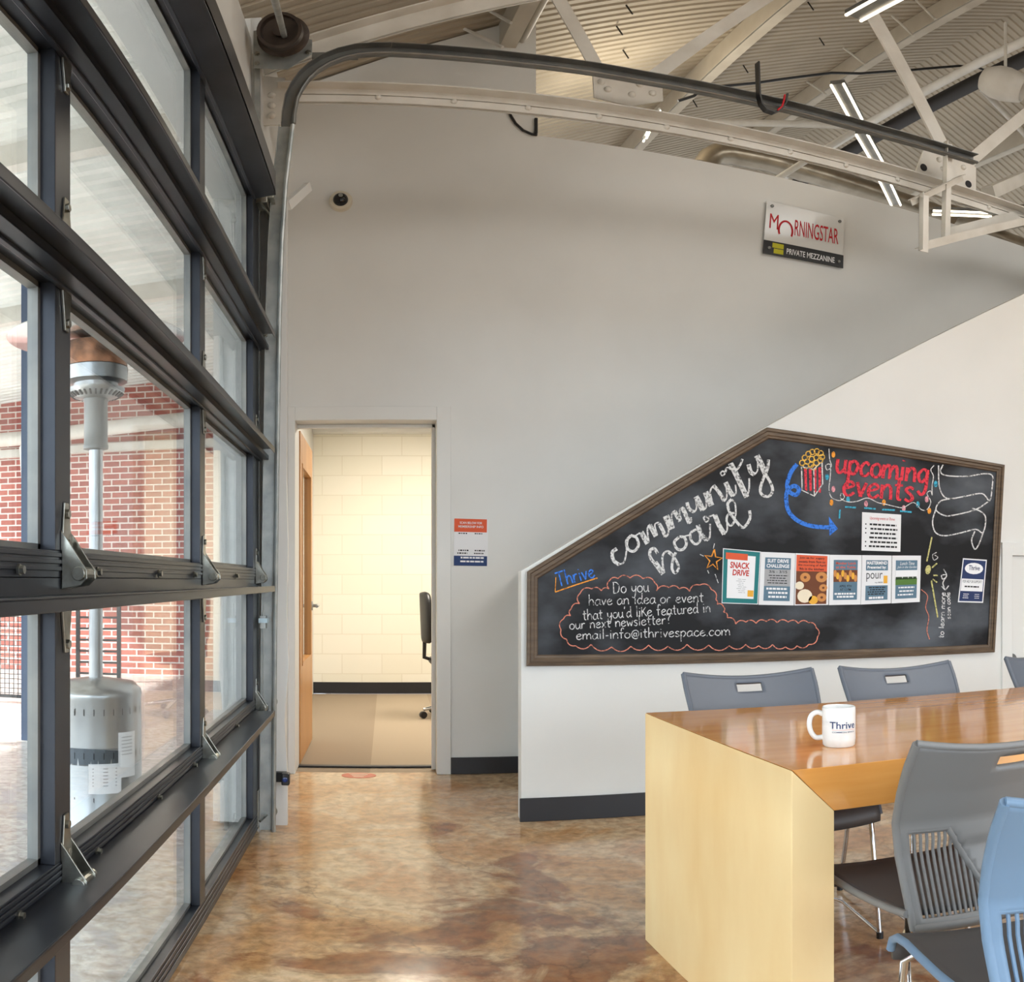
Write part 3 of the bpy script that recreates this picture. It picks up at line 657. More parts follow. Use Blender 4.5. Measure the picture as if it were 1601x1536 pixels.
# mezzanine sign
q = Quad((1199,314),(1320,342),(1318.5,419.5),(1193,396),D1,.02)
sg = thing('wall_sign', 'white glass sign with red lettering and black band on the upper wall', 'sign', q.p(.5,1))
q.rect(0,0,1,.74,.024,.006).build('panel', mat('frosted_white_panel', (226,226,224), .12), sg, bevel=.001)
q.rect(0,.74,1,1,.024,.006).build('band', mat('gloss_black_band', (26,26,28), .5), sg, bevel=.001)
t = MB(); text_in(q,'M',.055,.22,.165,.50,.0255,t,0)
arc = []
for i in range(17):
    a = pi*(1.12-1.24*i/16); arc.append((.265+.085*cos(a), .52-.20*sin(a)))
for (u0,v0),(u1,v1) in zip(arc[:-1],arc[1:]):
    pass
ro = [(.262+.098*cos(pi*(1.16-1.32*i/20)), .49-.20*sin(pi*(1.16-1.32*i/20))) for i in range(21)]
ri = [(.262+.074*cos(pi*(1.16-1.32*i/20)), .49-.165*sin(pi*(1.16-1.32*i/20))) for i in range(21)]
for i in range(20): t.add([q.p(*ro[i],.0255),q.p(*ro[i+1],.0255),q.p(*ri[i+1],.0255),q.p(*ri[i],.0255)],[(0,1,2,3)])
text_in(q,'RNINGSTAR',.375,.235,.93,.545,.0256,t,.005)
t.build('lettering', M_red, sg)
text_in(q,'PRIVATE MEZZANINE',.29,.82,.89,.93,.0255).build('lettering', M_wtxt, sg)
t = MB(); q.rect(.11,.765,.25,.855,.0255,.001,t); q.rect(.13,.87,.25,.96,.0255,.001,t); t.build('badge', M_yel, sg)
for u, v in ((.07,.08),(.94,.08),(.07,.88),(.94,.89)):
    MB().lathe([(.011,0),(.011,.008),(.007,.011)], q.p(u,v,.024), (0,-1,0), 16).build('standoff', M_galvd, sg)
for o_ in sg.children:
    if o_.name.startswith('standoff'):
        pass
MB().box(q.p(.4,.3,.018), q.p(.6,.7,0)).build('mount', M_white, sg)
# notice beside the door
q = Quad((710.5,811),(763.5,812.5),(762.5,885.5),(709.5,884.5),D1,.002)
nt_ = thing('wall_notice', 'paper notice with red header and blue footer beside the office doorway', 'notice', q.p(.5,1))
q.rect(0,0,1,1,.003,.002).build('sheet', M_paper, nt_)
q.rect(.0,.0,.96,.28,.0042,.001).build('header', M_orange, nt_); q.rect(.0,.79,.98,1,.0042,.001).build('footer', M_blue, nt_)
t = MB(); text_in(q,'SCAN BELOW FOR',.16,.06,.82,.11,.0054,t); text_in(q,'MEMBERSHIP INFO',.12,.14,.86,.19,.0054,t); lines(q,2,.08,.9,.81,.97,.0054,t); t.build('lettering', M_wtxt, nt_)
t = MB(); lines(q,1,.1,.42,.30,.35,.0042,t); lines(q,1,.6,.86,.30,.35,.0042,t); lines(q,2,.08,.44,.66,.78,.0042,t); lines(q,2,.56,.92,.66,.78,.0042,t); t.build('small_print', M_ink, nt_)
# sticker on the floor
p = UZ(561,1213,0)
st = thing('floor_sticker', 'red oval sticker on the concrete before the office doorway', 'sticker', p)
m = MB(); m.add([p+Vector((.1*cos(a),.075*sin(a)*1.0,.0015)) for a in [2*pi*i/28 for i in range(28)]]+[p+Vector((.1*cos(a),.075*sin(a),0)) for a in [2*pi*i/28 for i in range(28)]], [tuple(range(28)),tuple(range(55,27,-1))]+[(i,28+i,28+(i+1)%28,(i+1)%28) for i in range(28)]); m.build('disc', mat('faded_red_vinyl', (206,116,88), .5), st)
m = MB()
for k_ in range(4): m.box(p+Vector((-.06+.01*k_,.04-.028*k_,.0016)), p+Vector((.06-.01*k_,.05-.028*k_,.0022)))
m.build('lettering', M_cream, st)

# ------------------------------------------------------------------ community chalkboard
BD = D2-.02
OUT = [(823,1042),(824,894),(1199,668.5),(1571,727),(1555.5,1020)]
INN = [(841,1024),(841,905.5),(1202,686.5),(1557.5,738.5),(1544,1008)]
cbd = thing('chalkboard', 'large gabled chalkboard in a weathered wood frame on the stair wall', 'chalkboard', UY(1190,1030,D2))
m = MB(); prof = [(0,.0),(0,.022),(.1,.03),(.28,.034),(.36,.026),(.62,.03),(.74,.024),(.9,.022),(1,.012),(1,.0)]
loops = [[UY(o[0]*(1-t)+i[0]*t, o[1]*(1-t)+i[1]*t, D2-h_) for o, i in zip(OUT,INN)] for t, h_ in prof]
nv = len(OUT)
m.add([v for l in loops for v in l], [(i*nv+j, i*nv+(j+1)%nv, (i+1)*nv+(j+1)%nv, (i+1)*nv+j) for i in range(len(prof)-1) for j in range(nv)])
m.build('frame', M_frame, cbd)
m = MB(); m.prism([UY(x,y,D2-.012) for x, y in [(838,1027),(838,903),(1202,683),(1561,736),(1548,1012)]], (0,.011,0)); m.build('slate', M_board, cbd)
BO = D2-.0135
def BP(x, y): return UY(x, y, BO)
def crom(pts, n=5):
    if len(pts) < 3: return [Vector(p) for p in pts]
    P = [Vector(p) for p in pts]; P = [P[0]*2-P[1]]+P+[P[-1]*2-P[-2]]; out = []
    for i in range(1,len(P)-2):
        for k in range(n):
            t = k/n; out.append(.5*((2*P[i])+(P[i+1]-P[i-1])*t+(2*P[i-1]-5*P[i]+4*P[i+1]-P[i+2])*t*t+(3*P[i]-P[i-1]-3*P[i+1]+P[i+2])*t**3))
    return out+[P[-2]]
LIFT = 0
def stroke(mb, pts, wd, smooth=True, brush=0.0):              # pts in photo pixels
    P = crom(pts) if smooth else [Vector(p) for p in pts]
    P = [p for i, p in enumerate(P) if i == 0 or (p-P[i-1]).length > 1e-4]
    if len(P) < 2: return
    vs = []
    for i, p in enumerate(P):
        t = (P[min(i+1,len(P)-1)]-P[max(i-1,0)]); t = t/(t.length or 1); nrm = Vector((-t.y,t.x))
        w_ = wd*(1+brush*max(0,abs(t.y))) if brush else wd
        vs += [BP(*(p+nrm*w_/2)), BP(*(p-nrm*w_/2))]
    global LIFT
    LIFT = (LIFT+1) % 11; up_ = Vector((0,-.00022*LIFT,0))
    mb.add([v+up_-Vector((0,.00001*(k//2),0)) for k, v in enumerate(vs)], [(2*i,2*i+1,2*i+3,2*i+2) for i in range(len(P)-1)])
FN = {
'a':(.98,[[(.8,.85),(.45,1),(.07,.6),(.12,.12),(.42,0),(.75,.4),(.82,.98)],[(.82,1),(.79,.3),(.98,.04)]]),
'b':(.9,[[(.08,1.9),(.08,0)],[(.08,.25),(.35,0),(.75,.2),(.78,.7),(.45,1),(.08,.65)]]),
'c':(.85,[[(.75,.82),(.42,1),(.06,.55),(.22,.06),(.55,.03),(.82,.28)]]),
'd':(.98,[[(.8,.8),(.42,1),(.06,.5),(.32,0),(.76,.4)],[(.84,1.9),(.8,.25),(.98,.03)]]),
'e':(.9,[[(.1,.48),(.5,.58),(.76,.78),(.48,1),(.08,.65),(.14,.15),(.48,0),(.86,.25)]]),
'f':(.75,[[(.74,1.7),(.52,1.9),(.32,1.5),(.3,0)],[(.02,1),(.62,1.02)]]),
'g':(.95,[[(.8,.85),(.45,1),(.07,.55),(.35,.05),(.75,.45),(.8,1)],[(.8,1),(.8,-.4),(.5,-.85),(.15,-.6)]]),
'h':(.92,[[(.1,1.9),(.08,0)],[(.08,.55),(.4,1),(.7,.8),(.78,0)]]),
'i':(.4,[[(.18,1),(.18,0)],[(.18,1.4),(.21,1.48)]]),
'k':(.85,[[(.1,1.9),(.08,0)],[(.72,1),(.12,.45)],[(.25,.55),(.8,0)]]),
'K':(.95,[[(.1,1.6),(.08,0)],[(.8,1.6),(.12,.7)],[(.3,.85),(.9,0)]]),
'l':(.38,[[(.18,1.9),(.16,0)]]),
'm':(1.4,[[(.06,1),(.06,0)],[(.06,.55),(.36,1),(.6,.8),(.64,0)],[(.64,.55),(.94,1),(1.18,.8),(1.26,0)]]),
'n':(.92,[[(.08,1),(.08,0)],[(.08,.55),(.42,1),(.72,.8),(.78,0)]]),
'o':(.92,[[(.45,1),(.1,.75),(.08,.25),(.45,0),(.8,.3),(.76,.8),(.42,1)]]),
'p':(.92,[[(.1,1),(.08,-.9)],[(.1,.7),(.45,1),(.8,.65),(.5,.02),(.1,.25)]]),
'r':(.7,[[(.1,1),(.08,0)],[(.08,.55),(.34,.95),(.64,.92)]]),
's':(.75,[[(.66,.88),(.35,1),(.1,.75),(.5,.45),(.62,.18),(.35,0),(.05,.14)]]),
't':(.7,[[(.32,1.6),(.3,.2),(.58,.03)],[(.02,1.05),(.64,1.08)]]),
'u':(.95,[[(.08,1),(.1,.3),(.36,0),(.7,.3)],[(.76,1),(.76,.2),(.94,.02)]]),
'v':(.8,[[(.05,1),(.36,0)],[(.36,0),(.72,1)]]),
'w':(1.1,[[(.05,1),(.25,0)],[(.25,0),(.52,.75)],[(.52,.75),(.76,0)],[(.76,0),(1.02,1)]]),
'x':(.8,[[(.08,1),(.7,0)],[(.7,1),(.06,0)]]),
'y':(.9,[[(.08,1),(.14,.4),(.4,.2),(.72,.5)],[(.78,1),(.72,.1),(.48,-.8),(.1,-.7)]]),
'D':(1.2,[[(.12,1.7),(.1,0)],[(.0,1.7),(.6,1.65),(1.0,1.1),(.9,.35),(.5,.02),(.02,0)]]),
'T':(1.2,[[(.0,1.75),(1.15,1.8)],[(.55,1.75),(.5,0)]]),
'@':(1.3,[[(.8,.9),(.5,.85),(.4,.5),(.6,.3),(.82,.6),(.85,.95),(.8,.4),(1.05,.3),(1.2,.8),(.95,1.35),(.45,1.35),(.1,.8),(.25,.1),(.7,-.15),(1.05,0)]]),
"'":(.3,[[(.18,1.9),(.1,1.5)]]), '?':(.8,[[(.1,1.6),(.4,1.9),(.7,1.6),(.4,1.0),(.38,.6)],[(.38,.15),(.4,.05)]]),
'.':(.35,[[(.12,.06),(.2,.0)]]), '-':(.6,[[(.08,.55),(.5,.58)]]), ' ':(.6,[])}
def write(mb, t, p0, p1, xh, wd, brush=0.0, slant=0.0, gap=.08):   # baseline p0 -> p1 in pixels
    tot = sum(FN[ch][0]+gap for ch in t); p0, p1 = Vector(p0), Vector(p1); ux = (p1-p0)/tot; d_ = (p1-p0).normalized(); uy = Vector((d_.y,-d_.x))*xh
    x = 0
    for ch in t:
        w_, ss = FN[ch]
        for s_ in ss: stroke(mb, [tuple(p0+ux*(x+a+slant*b)+uy*b) for a, b in s_], wd, True, brush)
        x += w_+gap
def cpart(name, mb, m_): return mb.build(name, m_, cbd, fix=False)
def script(strokes):
    m = MB()
    for w_, pts in strokes: stroke(m, [(940+x/5.718, 690+y/5.718) for x, y in pts], w_/5.718, len(pts) > 2)
    return m
COMM = [(32,[(140,962),(100,995),(110,1065),(160,1105)]),(15,[(155,1105),(200,1085),(220,1020),(228,950),(238,880)]),(25,[(265,845),(225,895),(240,965),(290,985),(332,935),(315,865),(262,842)]),(13,[(300,850),(345,820)]),
(46,[(355,812),(415,917)]),(15,[(425,905),(412,800),(418,765),(440,742)]),(40,[(432,748),(488,852)]),(14,[(500,840),(478,760),(490,735),(520,725)]),(34,[(515,738),(545,790),(572,855)]),(15,[(570,858),(592,840),(600,800),(590,750)]),
(58,[(578,668),(630,788)]),(15,[(650,775),(628,690),(635,645),(665,618)]),(40,[(650,622),(708,716)]),(14,[(716,705),(700,640),(708,605),(735,590)]),(38,[(728,600),(755,660),(788,735)]),(14,[(785,738),(806,715),(802,680)]),
(32,[(765,548),(785,605),(830,635)]),(14,[(828,637),(850,600),(842,505)]),(50,[(845,495),(880,560),(908,618)]),(14,[(905,622),(938,585),(930,480)]),
(52,[(930,455),(985,578)]),(15,[(998,565),(978,480),(980,430),(1010,395)]),(34,[(1003,396),(1055,460),(1100,535)]),(14,[(1098,540),(1122,500),(1118,400)]),
(42,[(1110,368),(1145,440),(1178,490)]),(14,[(1175,493),(1203,465),(1200,390)]),(13,[(1062,285),(1080,308),(1104,292),(1088,268),(1064,284)]),
(48,[(1155,198),(1220,330),(1300,502)]),(20,[(1108,278),(1128,240),(1200,258),(1242,212),(1262,160)]),(16,[(1298,500),(1320,430),(1322,330)]),
(38,[(1315,208),(1335,275),(1368,300)]),(14,[(1365,303),(1395,260),(1398,150)]),(50,[(1390,128),(1430,205),(1468,290)]),(26,[(1460,280),(1512,370),(1532,440),(1500,492),(1440,482),(1422,425),(1455,320),(1488,240),(1496,165)])]
BORD = [(28,[(505,1005),(475,962),(438,978),(440,1040),(490,1110),(550,1188)]),(46,[(480,1085),(555,1188)]),(18,[(562,1175),(545,1065),(558,1005),(600,985),(645,1020)]),(24,[(600,995),(640,1028),(680,1090),(690,1140),(660,1180),(632,1140),(640,1060),(665,995)]),
(25,[(695,858),(652,905),(680,965),(730,968),(760,920),(742,862),(692,855)]),(13,[(740,852),(805,835)]),(22,[(850,788),(800,820),(800,880),(842,922),(882,890),(882,830)]),(40,[(862,750),(890,830),(940,885)]),(16,[(940,892),(968,860),(972,740)]),
(14,[(915,690),(938,722),(962,700),(932,672),(912,690)]),(14,[(950,680),(1012,658)]),(42,[(1015,660),(1052,750),(1100,832)]),(15,[(1098,835),(1125,790),(1122,700)]),(20,[(1192,640),(1132,660),(1122,722),(1160,755),(1202,700)]),(26,[(1165,520),(1130,562),(1150,640),(1210,722),(1262,772),(1302,742),(1330,682),(1325,620)]),(15,[(1165,520),(1195,560),(1202,640),(1192,700)])]
cpart('chalk_title', script(COMM), C_white); cpart('chalk_title', script(BORD), C_white)
m = MB()
write(m,'Do you',(958.5,928),(1016,925.5),10,1.5); write(m,'have an idea or event',(920.5,947),(1101,941.5),9,1.4); write(m,"that you'd liKe featured in",(911.5,970),(1112,957.5),9,1.4)
write(m,'our next newsletter?',(890.5,984.5),(1050,975.5),8.5,1.4); write(m,'email-info@ithrivespace.com',(901,1000.5),(1143,993.5),8.5,1.4)
cpart('chalk_note', m, C_white)
def scallop(mb, pts, amp, wd):
    for (x0,y0),(x1,y1) in zip(pts[:-1],pts[1:]):
        dx, dy = x1-x0, y1-y0; L = math.hypot(dx,dy); nx, ny = dy/L, -dx/L
        stroke(mb, [(x0+dx*t+nx*amp*4*t*(1-t)*L/20, y0+dy*t+ny*amp*4*t*(1-t)*L/20) for t in [i/6 for i in range(7)]], wd, False)
m = MB()
scallop(m, [(886,1000),(877,985),(881,968),(892,963),(893,952),(906,944),(907,928),(925,921),(940,924),(952,921),(953,908),(966,905),(985,904),(1005,905),(1024,912),(1026,924),(1046,919),(1062,921),(1078,925),(1094,915),(1112,922),(1119,938),(1121,945),(1131,949),(1131,957),(1137,966),(1150,976),(1166,973),(1182,975),(1198,972),(1215,974),(1232,973),(1248,975),(1264,974),(1276,982),(1278,996),(1264,1008),(1246,1010),(1228,1012),(1208,1008),(1186,1010),(1166,1008),(1140,1010),(1108,1009),(1074,1008),(1044,1011),(1014,1009),(986,1011),(956,1012),(924,1008),(900,1010),(886,1000)], 5, 1.6)
cpart('chalk_cloud', m, C_peach)
m = MB(); write(m,'Thrive',(873,918),(932,902),12.5,2.2); cpart('chalk_word', m, C_blue)
m = MB(); stroke(m,[(868,926),(900,915),(934,904)],1.8); stroke(m,[(869,903),(868,926)],1.2); cpart('chalk_underline', m, C_orange)
m = MB()
write(m,'upcoming',(1306,739),(1452,757),21.5,3.4,.5); write(m,'events',(1317,774),(1430,785),22,3.4,.5); cpart('chalk_heading', m, C_red)
# popcorn, arrow, string of bulbs, ribbon, torch, star
m = MB(); P = lambda x, y: BP(x,y)
def poly(mb, pts): mb.add([BP(*p) for p in pts], [tuple(range(len(pts)))])
for k_ in range(4):
    u = k_/4; a0, a1 = 1255+u*30+2, 1255+u*30+6.5
    poly(m, [(a0,733-u*2),(a1,732-u*2),(a1-1+1.5*(1-u),768+u*4),(a0+1.5*(1-u),766+u*5)])
cpart('chalk_popcorn_stripe', m, C_red)
m = MB()
stroke(m,[(1253,730),(1254,767),(1273,776),(1286,757),(1285,722)],2,False); stroke(m,[(1253,730),(1272,734),(1285,722)],1.6,False); stroke(m,[(1272,734),(1273,776)],1.6,False); cpart('chalk_popcorn_box', m, C_white)
m = MB()
for x, y in ((1254,724),(1258,716),(1264,710),(1270,707),(1277,706),(1283,709),(1285,715),(1262,722),(1269,718),(1276,716),(1268,727),(1276,724),(1282,720),(1260,729),(1272,731)):
    stroke(m,[(x+4.2*cos(a),y+4.2*sin(a)) for a in [2*pi*i/9 for i in range(10)]],1.6,False)
cpart('chalk_popcorn', m, C_yel)
m = MB(); stroke(m,[(1246,726),(1237,738),(1231,756),(1233,768),(1244,774),(1249,766),(1242,760),(1232,766),(1229,780),(1233,800),(1248,815),(1270,823),(1296,825)],6.5); poly(m,[(1296,808),(1310,827),(1297,838)]); cpart('chalk_arrow', m, C_blue)
m = MB(); stroke(m,[(1296,702),(1297,718),(1300,730),(1293,735),(1291,728),(1298,727),(1298,745),(1296,765),(1300,778),(1312,783),(1320,778),(1316,771),(1314,779),(1325,785),(1340,784),(1356,779),(1372,786),(1386,789),(1398,792),(1412,794),(1428,786),(1440,797),(1449,797),(1455,785),(1449,772),(1455,768),(1457,775),(1457,760),(1459,745),(1455,735),(1460,728)],1.4); cpart('chalk_string', m, C_white)
for nm, cc, ps in (('chalk_bulb', C_cyan, [(1293,746),(1326,781),(1435,789),(1463,757)]),('chalk_bulb', C_orange, [(1303,711),(1300,786),(1382,786),(1453,799),(1450,740)]),('chalk_bulb', C_pink, [(1303,765),(1354,788),(1413,795),(1449,781)])):
    for x, y in ps: m = MB(); poly(m,[(x+3*cos(a)*(1.0),y+5*sin(a)) for a in [2*pi*i/10 for i in range(10)]]); cpart(nm, m, cc)
m = MB()
for a, b in (((1321,793),(1338,794)),((1351,794.5),(1369,796)),((1379,797),(1399,798)),((1407,799.5),(1425,801)),((1313,797),(1312,811))): stroke(m,[a,b],2.6,False)
build_each(m, 'chalk_dash', C_cyan, cbd, fix=False)
m = MB()
stroke(m,[(1467,728),(1468,760),(1475,776),(1486,780),(1510,776),(1535,772),(1547,783),(1551,760),(1551,744),(1538,741),(1512,745),(1480,744),(1470,738),(1474,727)],2)
stroke(m,[(1547,783),(1525,797),(1490,806),(1475,806),(1463,797),(1470,784),(1486,780)],2); stroke(m,[(1463,797),(1458,815),(1462,832),(1476,838),(1500,834),(1525,828),(1537,833),(1541,810),(1533,800),(1520,795)],2); stroke(m,[(1537,833),(1531,850),(1524,859),(1519,845),(1524,831)],2); cpart('chalk_ribbon', m, C_white)
m = MB()
for a, b in (((1457,840),(1449,878)),((1457,888),(1465,881)),((1459,900),(1466,900)),((1458,906),(1465,911)),((1456,908),(1466,966))): stroke(m,[a,b],2.2,False)
poly(m,[(1451+4*cos(a)-2*sin(a),891+7*sin(a)+2*cos(a)) for a in [2*pi*i/12 for i in range(12)]]); cpart('chalk_torch', m, C_pale)
m = MB(); stroke(m,[(1440,922),(1450,932),(1447,950),(1452,965),(1449,985),(1453,1000)],1.2); cpart('chalk_trail', m, C_peach)
m = MB(); write(m,'to learn more',(1475,998),(1478,926),4.6,1.3); write(m,'scan code',(1486,968),(1485,926),3.8,1.2); stroke(m,[(1475,890),(1480,900),(1474,906),(1472,900),(1480,900),(1474,912),(1478,923),(1472,917)],1.6); stroke(m,[(1478,923),(1483,916)],1.6,False); stroke(m,[(1461,868),(1466,872),(1460,876),(1458,868),(1464,864)],1.2); cpart('chalk_note', m, C_white)
m = MB(); sp = []
for k_ in range(10):
    a = -pi/2+.12+k_*pi/5; rr = 17 if k_ % 2 == 0 else 6.5; sp.append((1115+rr*.85*cos(a), 876+rr*sin(a)))
stroke(m, sp+[sp[0]], 2.2, False); cpart('chalk_star', m, C_orange)
m = MB()
for a, b in (((1117,850),(1115,858)),((1094,867),(1100,870)),((1106,892),(1108,897)),((1118,898),(1123,912))): stroke(m,[a,b],1.2,False)
build_each(m, 'chalk_ray', C_white, cbd, fix=False)
# ------------------------------------------------------------------ flyers pinned on the chalkboard
def flyer(label, tl, tr_, br, bl, paper=M_paper):
    q = Quad(tl,tr_,br,bl,D2); o = thing('flyer', label, 'flyer', q.p(.5,1,.015), 'flyers on the chalkboard')
    q.rect(0,0,1,1,.0155,.0012).build('sheet', paper, o); return q, o
FO, FO2, FO3 = .0162, .0168, .0174
q, o = flyer('teal bordered snack drive flyer, first of the row from the left',(1130.5,857.5),(1189.7,862.8),(1185,945.5),(1128.3,943.6))
q.rect(.02,.015,.98,.985,FO,.0004).build('border', M_teal, o); q.rect(.13,.1,.87,.9,FO2,.0004).build('inset', M_wtxt, o)
q.rect(.08,.07,.66,.19,FO3,.0004).build('ribbon', M_orange, o)
t = MB(); text_in(q,'SNACK',.2,.23,.72,.35,FO3,t,.03,.1); text_in(q,'DRIVE',.27,.37,.72,.48,FO3,t,.03,.1); t.build('lettering', flat('dark_red_print',(196,52,40)), o)
lines(q,8,.38,.66,.54,.82,FO3,None,.25,.3,2).build('small_print', M_grey, o)
t = MB(); q.rect(.7,.74,.86,.86,FO3,.0004,t); t.build('megaphone', M_gold, o)
q, o = flyer('slate blue suit drive challenge flyer beside the snack drive flyer',(1190,863.2),(1243.5,865.3),(1241,947),(1186,946))
q.rect(.13,.1,.88,.92,FO,.0004).build('backing', M_grey, o)
t = MB(); q.rect(.13,.1,.88,.32,FO2,.0004,t); q.rect(.13,.64,.88,.92,FO2,.0004,t); build_each(t, 'band', M_slate, o)
t = MB(); text_in(q,'SUIT DRIVE',.2,.125,.82,.195,FO3,t,.03); text_in(q,'CHALLENGE',.18,.22,.84,.29,FO3,t,.03); lines(q,3,.18,.84,.67,.9,FO3,t,.5); t.build('lettering', M_wtxt, o)
t = MB(); text_in(q,'3/6 - 3/15',.26,.34,.78,.39,FO2,t); lines(q,4,.2,.82,.43,.62,FO2,t,.35); t.build('small_print', M_ink, o)
q, o = flyer('orange topped flyer with a photo of doughnuts, third of the row',(1244,865.2),(1297,867.6),(1295,946.2),(1242,947))
q.rect(.03,.03,.94,.34,FO,.0004).build('header', M_orange, o); q.rect(.03,.34,.94,.98,FO,.0004).build('picture', M_brown, o)
t = MB(); text_in(q,'Join us for sugary',.12,.06,.86,.11,FO2,t); text_in(q,'sweets from 9am to',.1,.13,.88,.18,FO2,t); text_in(q,'the morning of April',.08,.2,.9,.25,FO2,t); text_in(q,'9th in the kitchen',.12,.27,.84,.32,FO2,t); t.build('lettering', M_ink, o)
def blob(q, u, v, ru, rv, off): return MB().prism([q.p(u+ru*cos(a),v+rv*sin(a),off) for a in [2*pi*i/16 for i in range(16)]], (0,.0004,0))
for u, v, r, mm in ((.3,.46,.15,M_tan),(.78,.45,.17,M_tan),(.14,.62,.13,M_cream),(.5,.58,.13,M_brown),(.84,.66,.12,M_tan),(.3,.82,.22,M_cream),(.55,.9,.14,M_gold),(.8,.85,.14,M_tan)):
    blob(q,u,v,r,r*.6,FO2).build('doughnut', mm, o)
    if mm is M_tan: blob(q,u,v,r*.3,r*.18,FO3).build('doughnut_hole', M_brown, o)
q, o = flyer('flyer with a strip picture of golden pasta, fourth of the row',(1297.3,867.8),(1347.4,868.4),(1345.5,945.5),(1296,946.5))
q.rect(.13,.1,.88,.9,FO,.0004).build('backing', M_slate, o); q.rect(.13,.3,.88,.54,FO2,.0004).build('picture', M_brown, o)
for k_ in range(9): blob(q,.18+.08*k_,.42+.05*((k_*7)%3-1),.05,.07,FO3).build('pasta', M_gold if k_%2 else M_tan, o)
t = MB(); text_in(q,'Member Lunch',.2,.14,.82,.19,FO2,t); text_in(q,'at the Table',.2,.22,.82,.27,FO2,t); t.build('lettering', M_orange, o)
t = MB(); text_in(q,'APRIL 9TH',.32,.6,.7,.65,FO2,t); text_in(q,'AT 12 PM',.34,.67,.68,.72,FO2,t); t.build('small_print', M_ink, o)
lines(q,2,.17,.84,.76,.88,FO2,None,.6).build('lettering', M_wtxt, o)
q, o = flyer('mastermind flyer with a beer glass logo, fifth of the row',(1348,868.4),(1394.2,869),(1393,943.6),(1346,945.6))
t = MB(); q.rect(.14,.1,.88,.31,FO,.0004,t); q.rect(.14,.62,.88,.92,FO,.0004,t); build_each(t, 'band', M_slate, o)
t = MB(); text_in(q,'MASTERMIND',.17,.12,.85,.19,FO2,t,.03); text_in(q,'Presented by:',.19,.215,.82,.29,FO2,t,.03); lines(q,1,.2,.82,.85,.9,FO2,t,.9); t.build('lettering', M_wtxt, o)
t = MB(); text_in(q,'pour',.16,.36,.7,.54,FO,t,0); text_in(q,'my BEER',.45,.545,.72,.58,FO,t); t.build('logo', flat('charcoal_print',(70,72,76)), o)
q.rect(.74,.42,.87,.58,FO,.0004).build('beer_glass', M_gold, o)
t = MB(); lines(q,4,.2,.84,.65,.83,FO2,t,.5); t.build('small_print', M_ink, o)
q, o = flyer('flyer with a green field photo, last of the row on the right',(1395,869),(1440,869),(1438,941.5),(1393.8,943.8))
q.rect(.13,.1,.88,.91,FO,.0004).build('backing', M_slate, o); q.rect(.13,.31,.88,.5,FO2,.0004).build('sky', M_wtxt, o); q.rect(.13,.48,.88,.62,FO2,.0004).build('field', M_green, o)
lines(q,1,.14,.86,.45,.49,FO3,None,1,0,3).build('trees', flat('dark_green_print',(40,62,34)), o)
t = MB(); text_in(q,'Lunch Time',.28,.13,.78,.2,FO2,t,0,.3); text_in(q,'Join in the Garden',.18,.22,.86,.28,FO2,t,0,.3); lines(q,3,.2,.82,.66,.89,FO2,t,.4); t.build('lettering', M_wtxt, o)
q, o = flyer('white printed list of upcoming events above the row of flyers',(1348,801),(1409,805),(1407.7,863),(1347,861))
text_in(q,'Upcoming events at Thrive',.2,.1,.84,.2,FO,None,0,.3).build('heading', M_red, o)
t = MB(); lines(q,6,.18,.92,.28,.97,FO,t,.42,.08,7)
for k_ in (0,1,2,4,5): blob(q,.1,.31+.115*k_,.018,.02,FO).f and t.add(blob(q,.1,.305+.115*k_,.018,.02,FO).v, [tuple(range(16))])
t.build('lettering', M_ink, o)
q, o = flyer('navy blue help card with white oval logo near the right frame',(1505.7,873),(1543,875.6),(1537,943),(1497.7,942))
q.rect(.04,.03,.96,.97,FO,.0004).build('card_face', M_navy, o); blob(q,.5,.22,.38,.13,FO2).build('oval', M_wtxt, o)
t = MB(); text_in(q,'Thrive',.28,.15,.74,.26,FO3,t); t.build('logo', M_navy, o)
q.rect(.05,.46,.93,.74,FO2,.0004).build('panel', M_wtxt, o); t = MB(); text_in(q,'FOR HELP OR SUPPORT?',.1,.49,.88,.55,FO3,t,0); lines(q,1,.12,.86,.62,.66,FO3,t,.8); t.build('small_print', M_ink, o)
t = MB(); lines(q,3,.16,.4,.8,.93,FO2,t,.4); lines(q,3,.62,.85,.8,.93,FO2,t,.4); t.build('lettering', M_wtxt, o)

# ------------------------------------------------------------------ waterfall table and mug
TZ = .739; ta = Vector((.768,2.686,0)); tb = Vector((.8165,1.75,0)); tu = Vector((1,.004,0)); TL = 3.0; TT = .1
tbl = thing('table', 'long maple waterfall table with thick end panel and glossy top', 'table', (2.2,2.2,0))
m = MB()
def slab(mb, a, b, u0, u1, z0, z1, um0=None, um1=None):
    um0 = u0 if um0 is None else um0; um1 = u1 if um1 is None else um1
    lo = [a+tu*um0,b+tu*um0,b+tu*um1,a+tu*um1]; hi = [a+tu*u0,b+tu*u0,b+tu*u1,a+tu*u1]
    mb.add([v+Z_*z0 for v in lo]+[v+Z_*z1 for v in hi], [(3,2,1,0),(4,5,6,7),(0,1,5,4),(1,2,6,5),(2,3,7,6),(3,0,4,7)])
slab(m, ta, tb, 0.0008, TL-.0008, TZ-TT, TZ, TT, TL-TT); m.build('top', M_table, tbl, bevel=.0015)
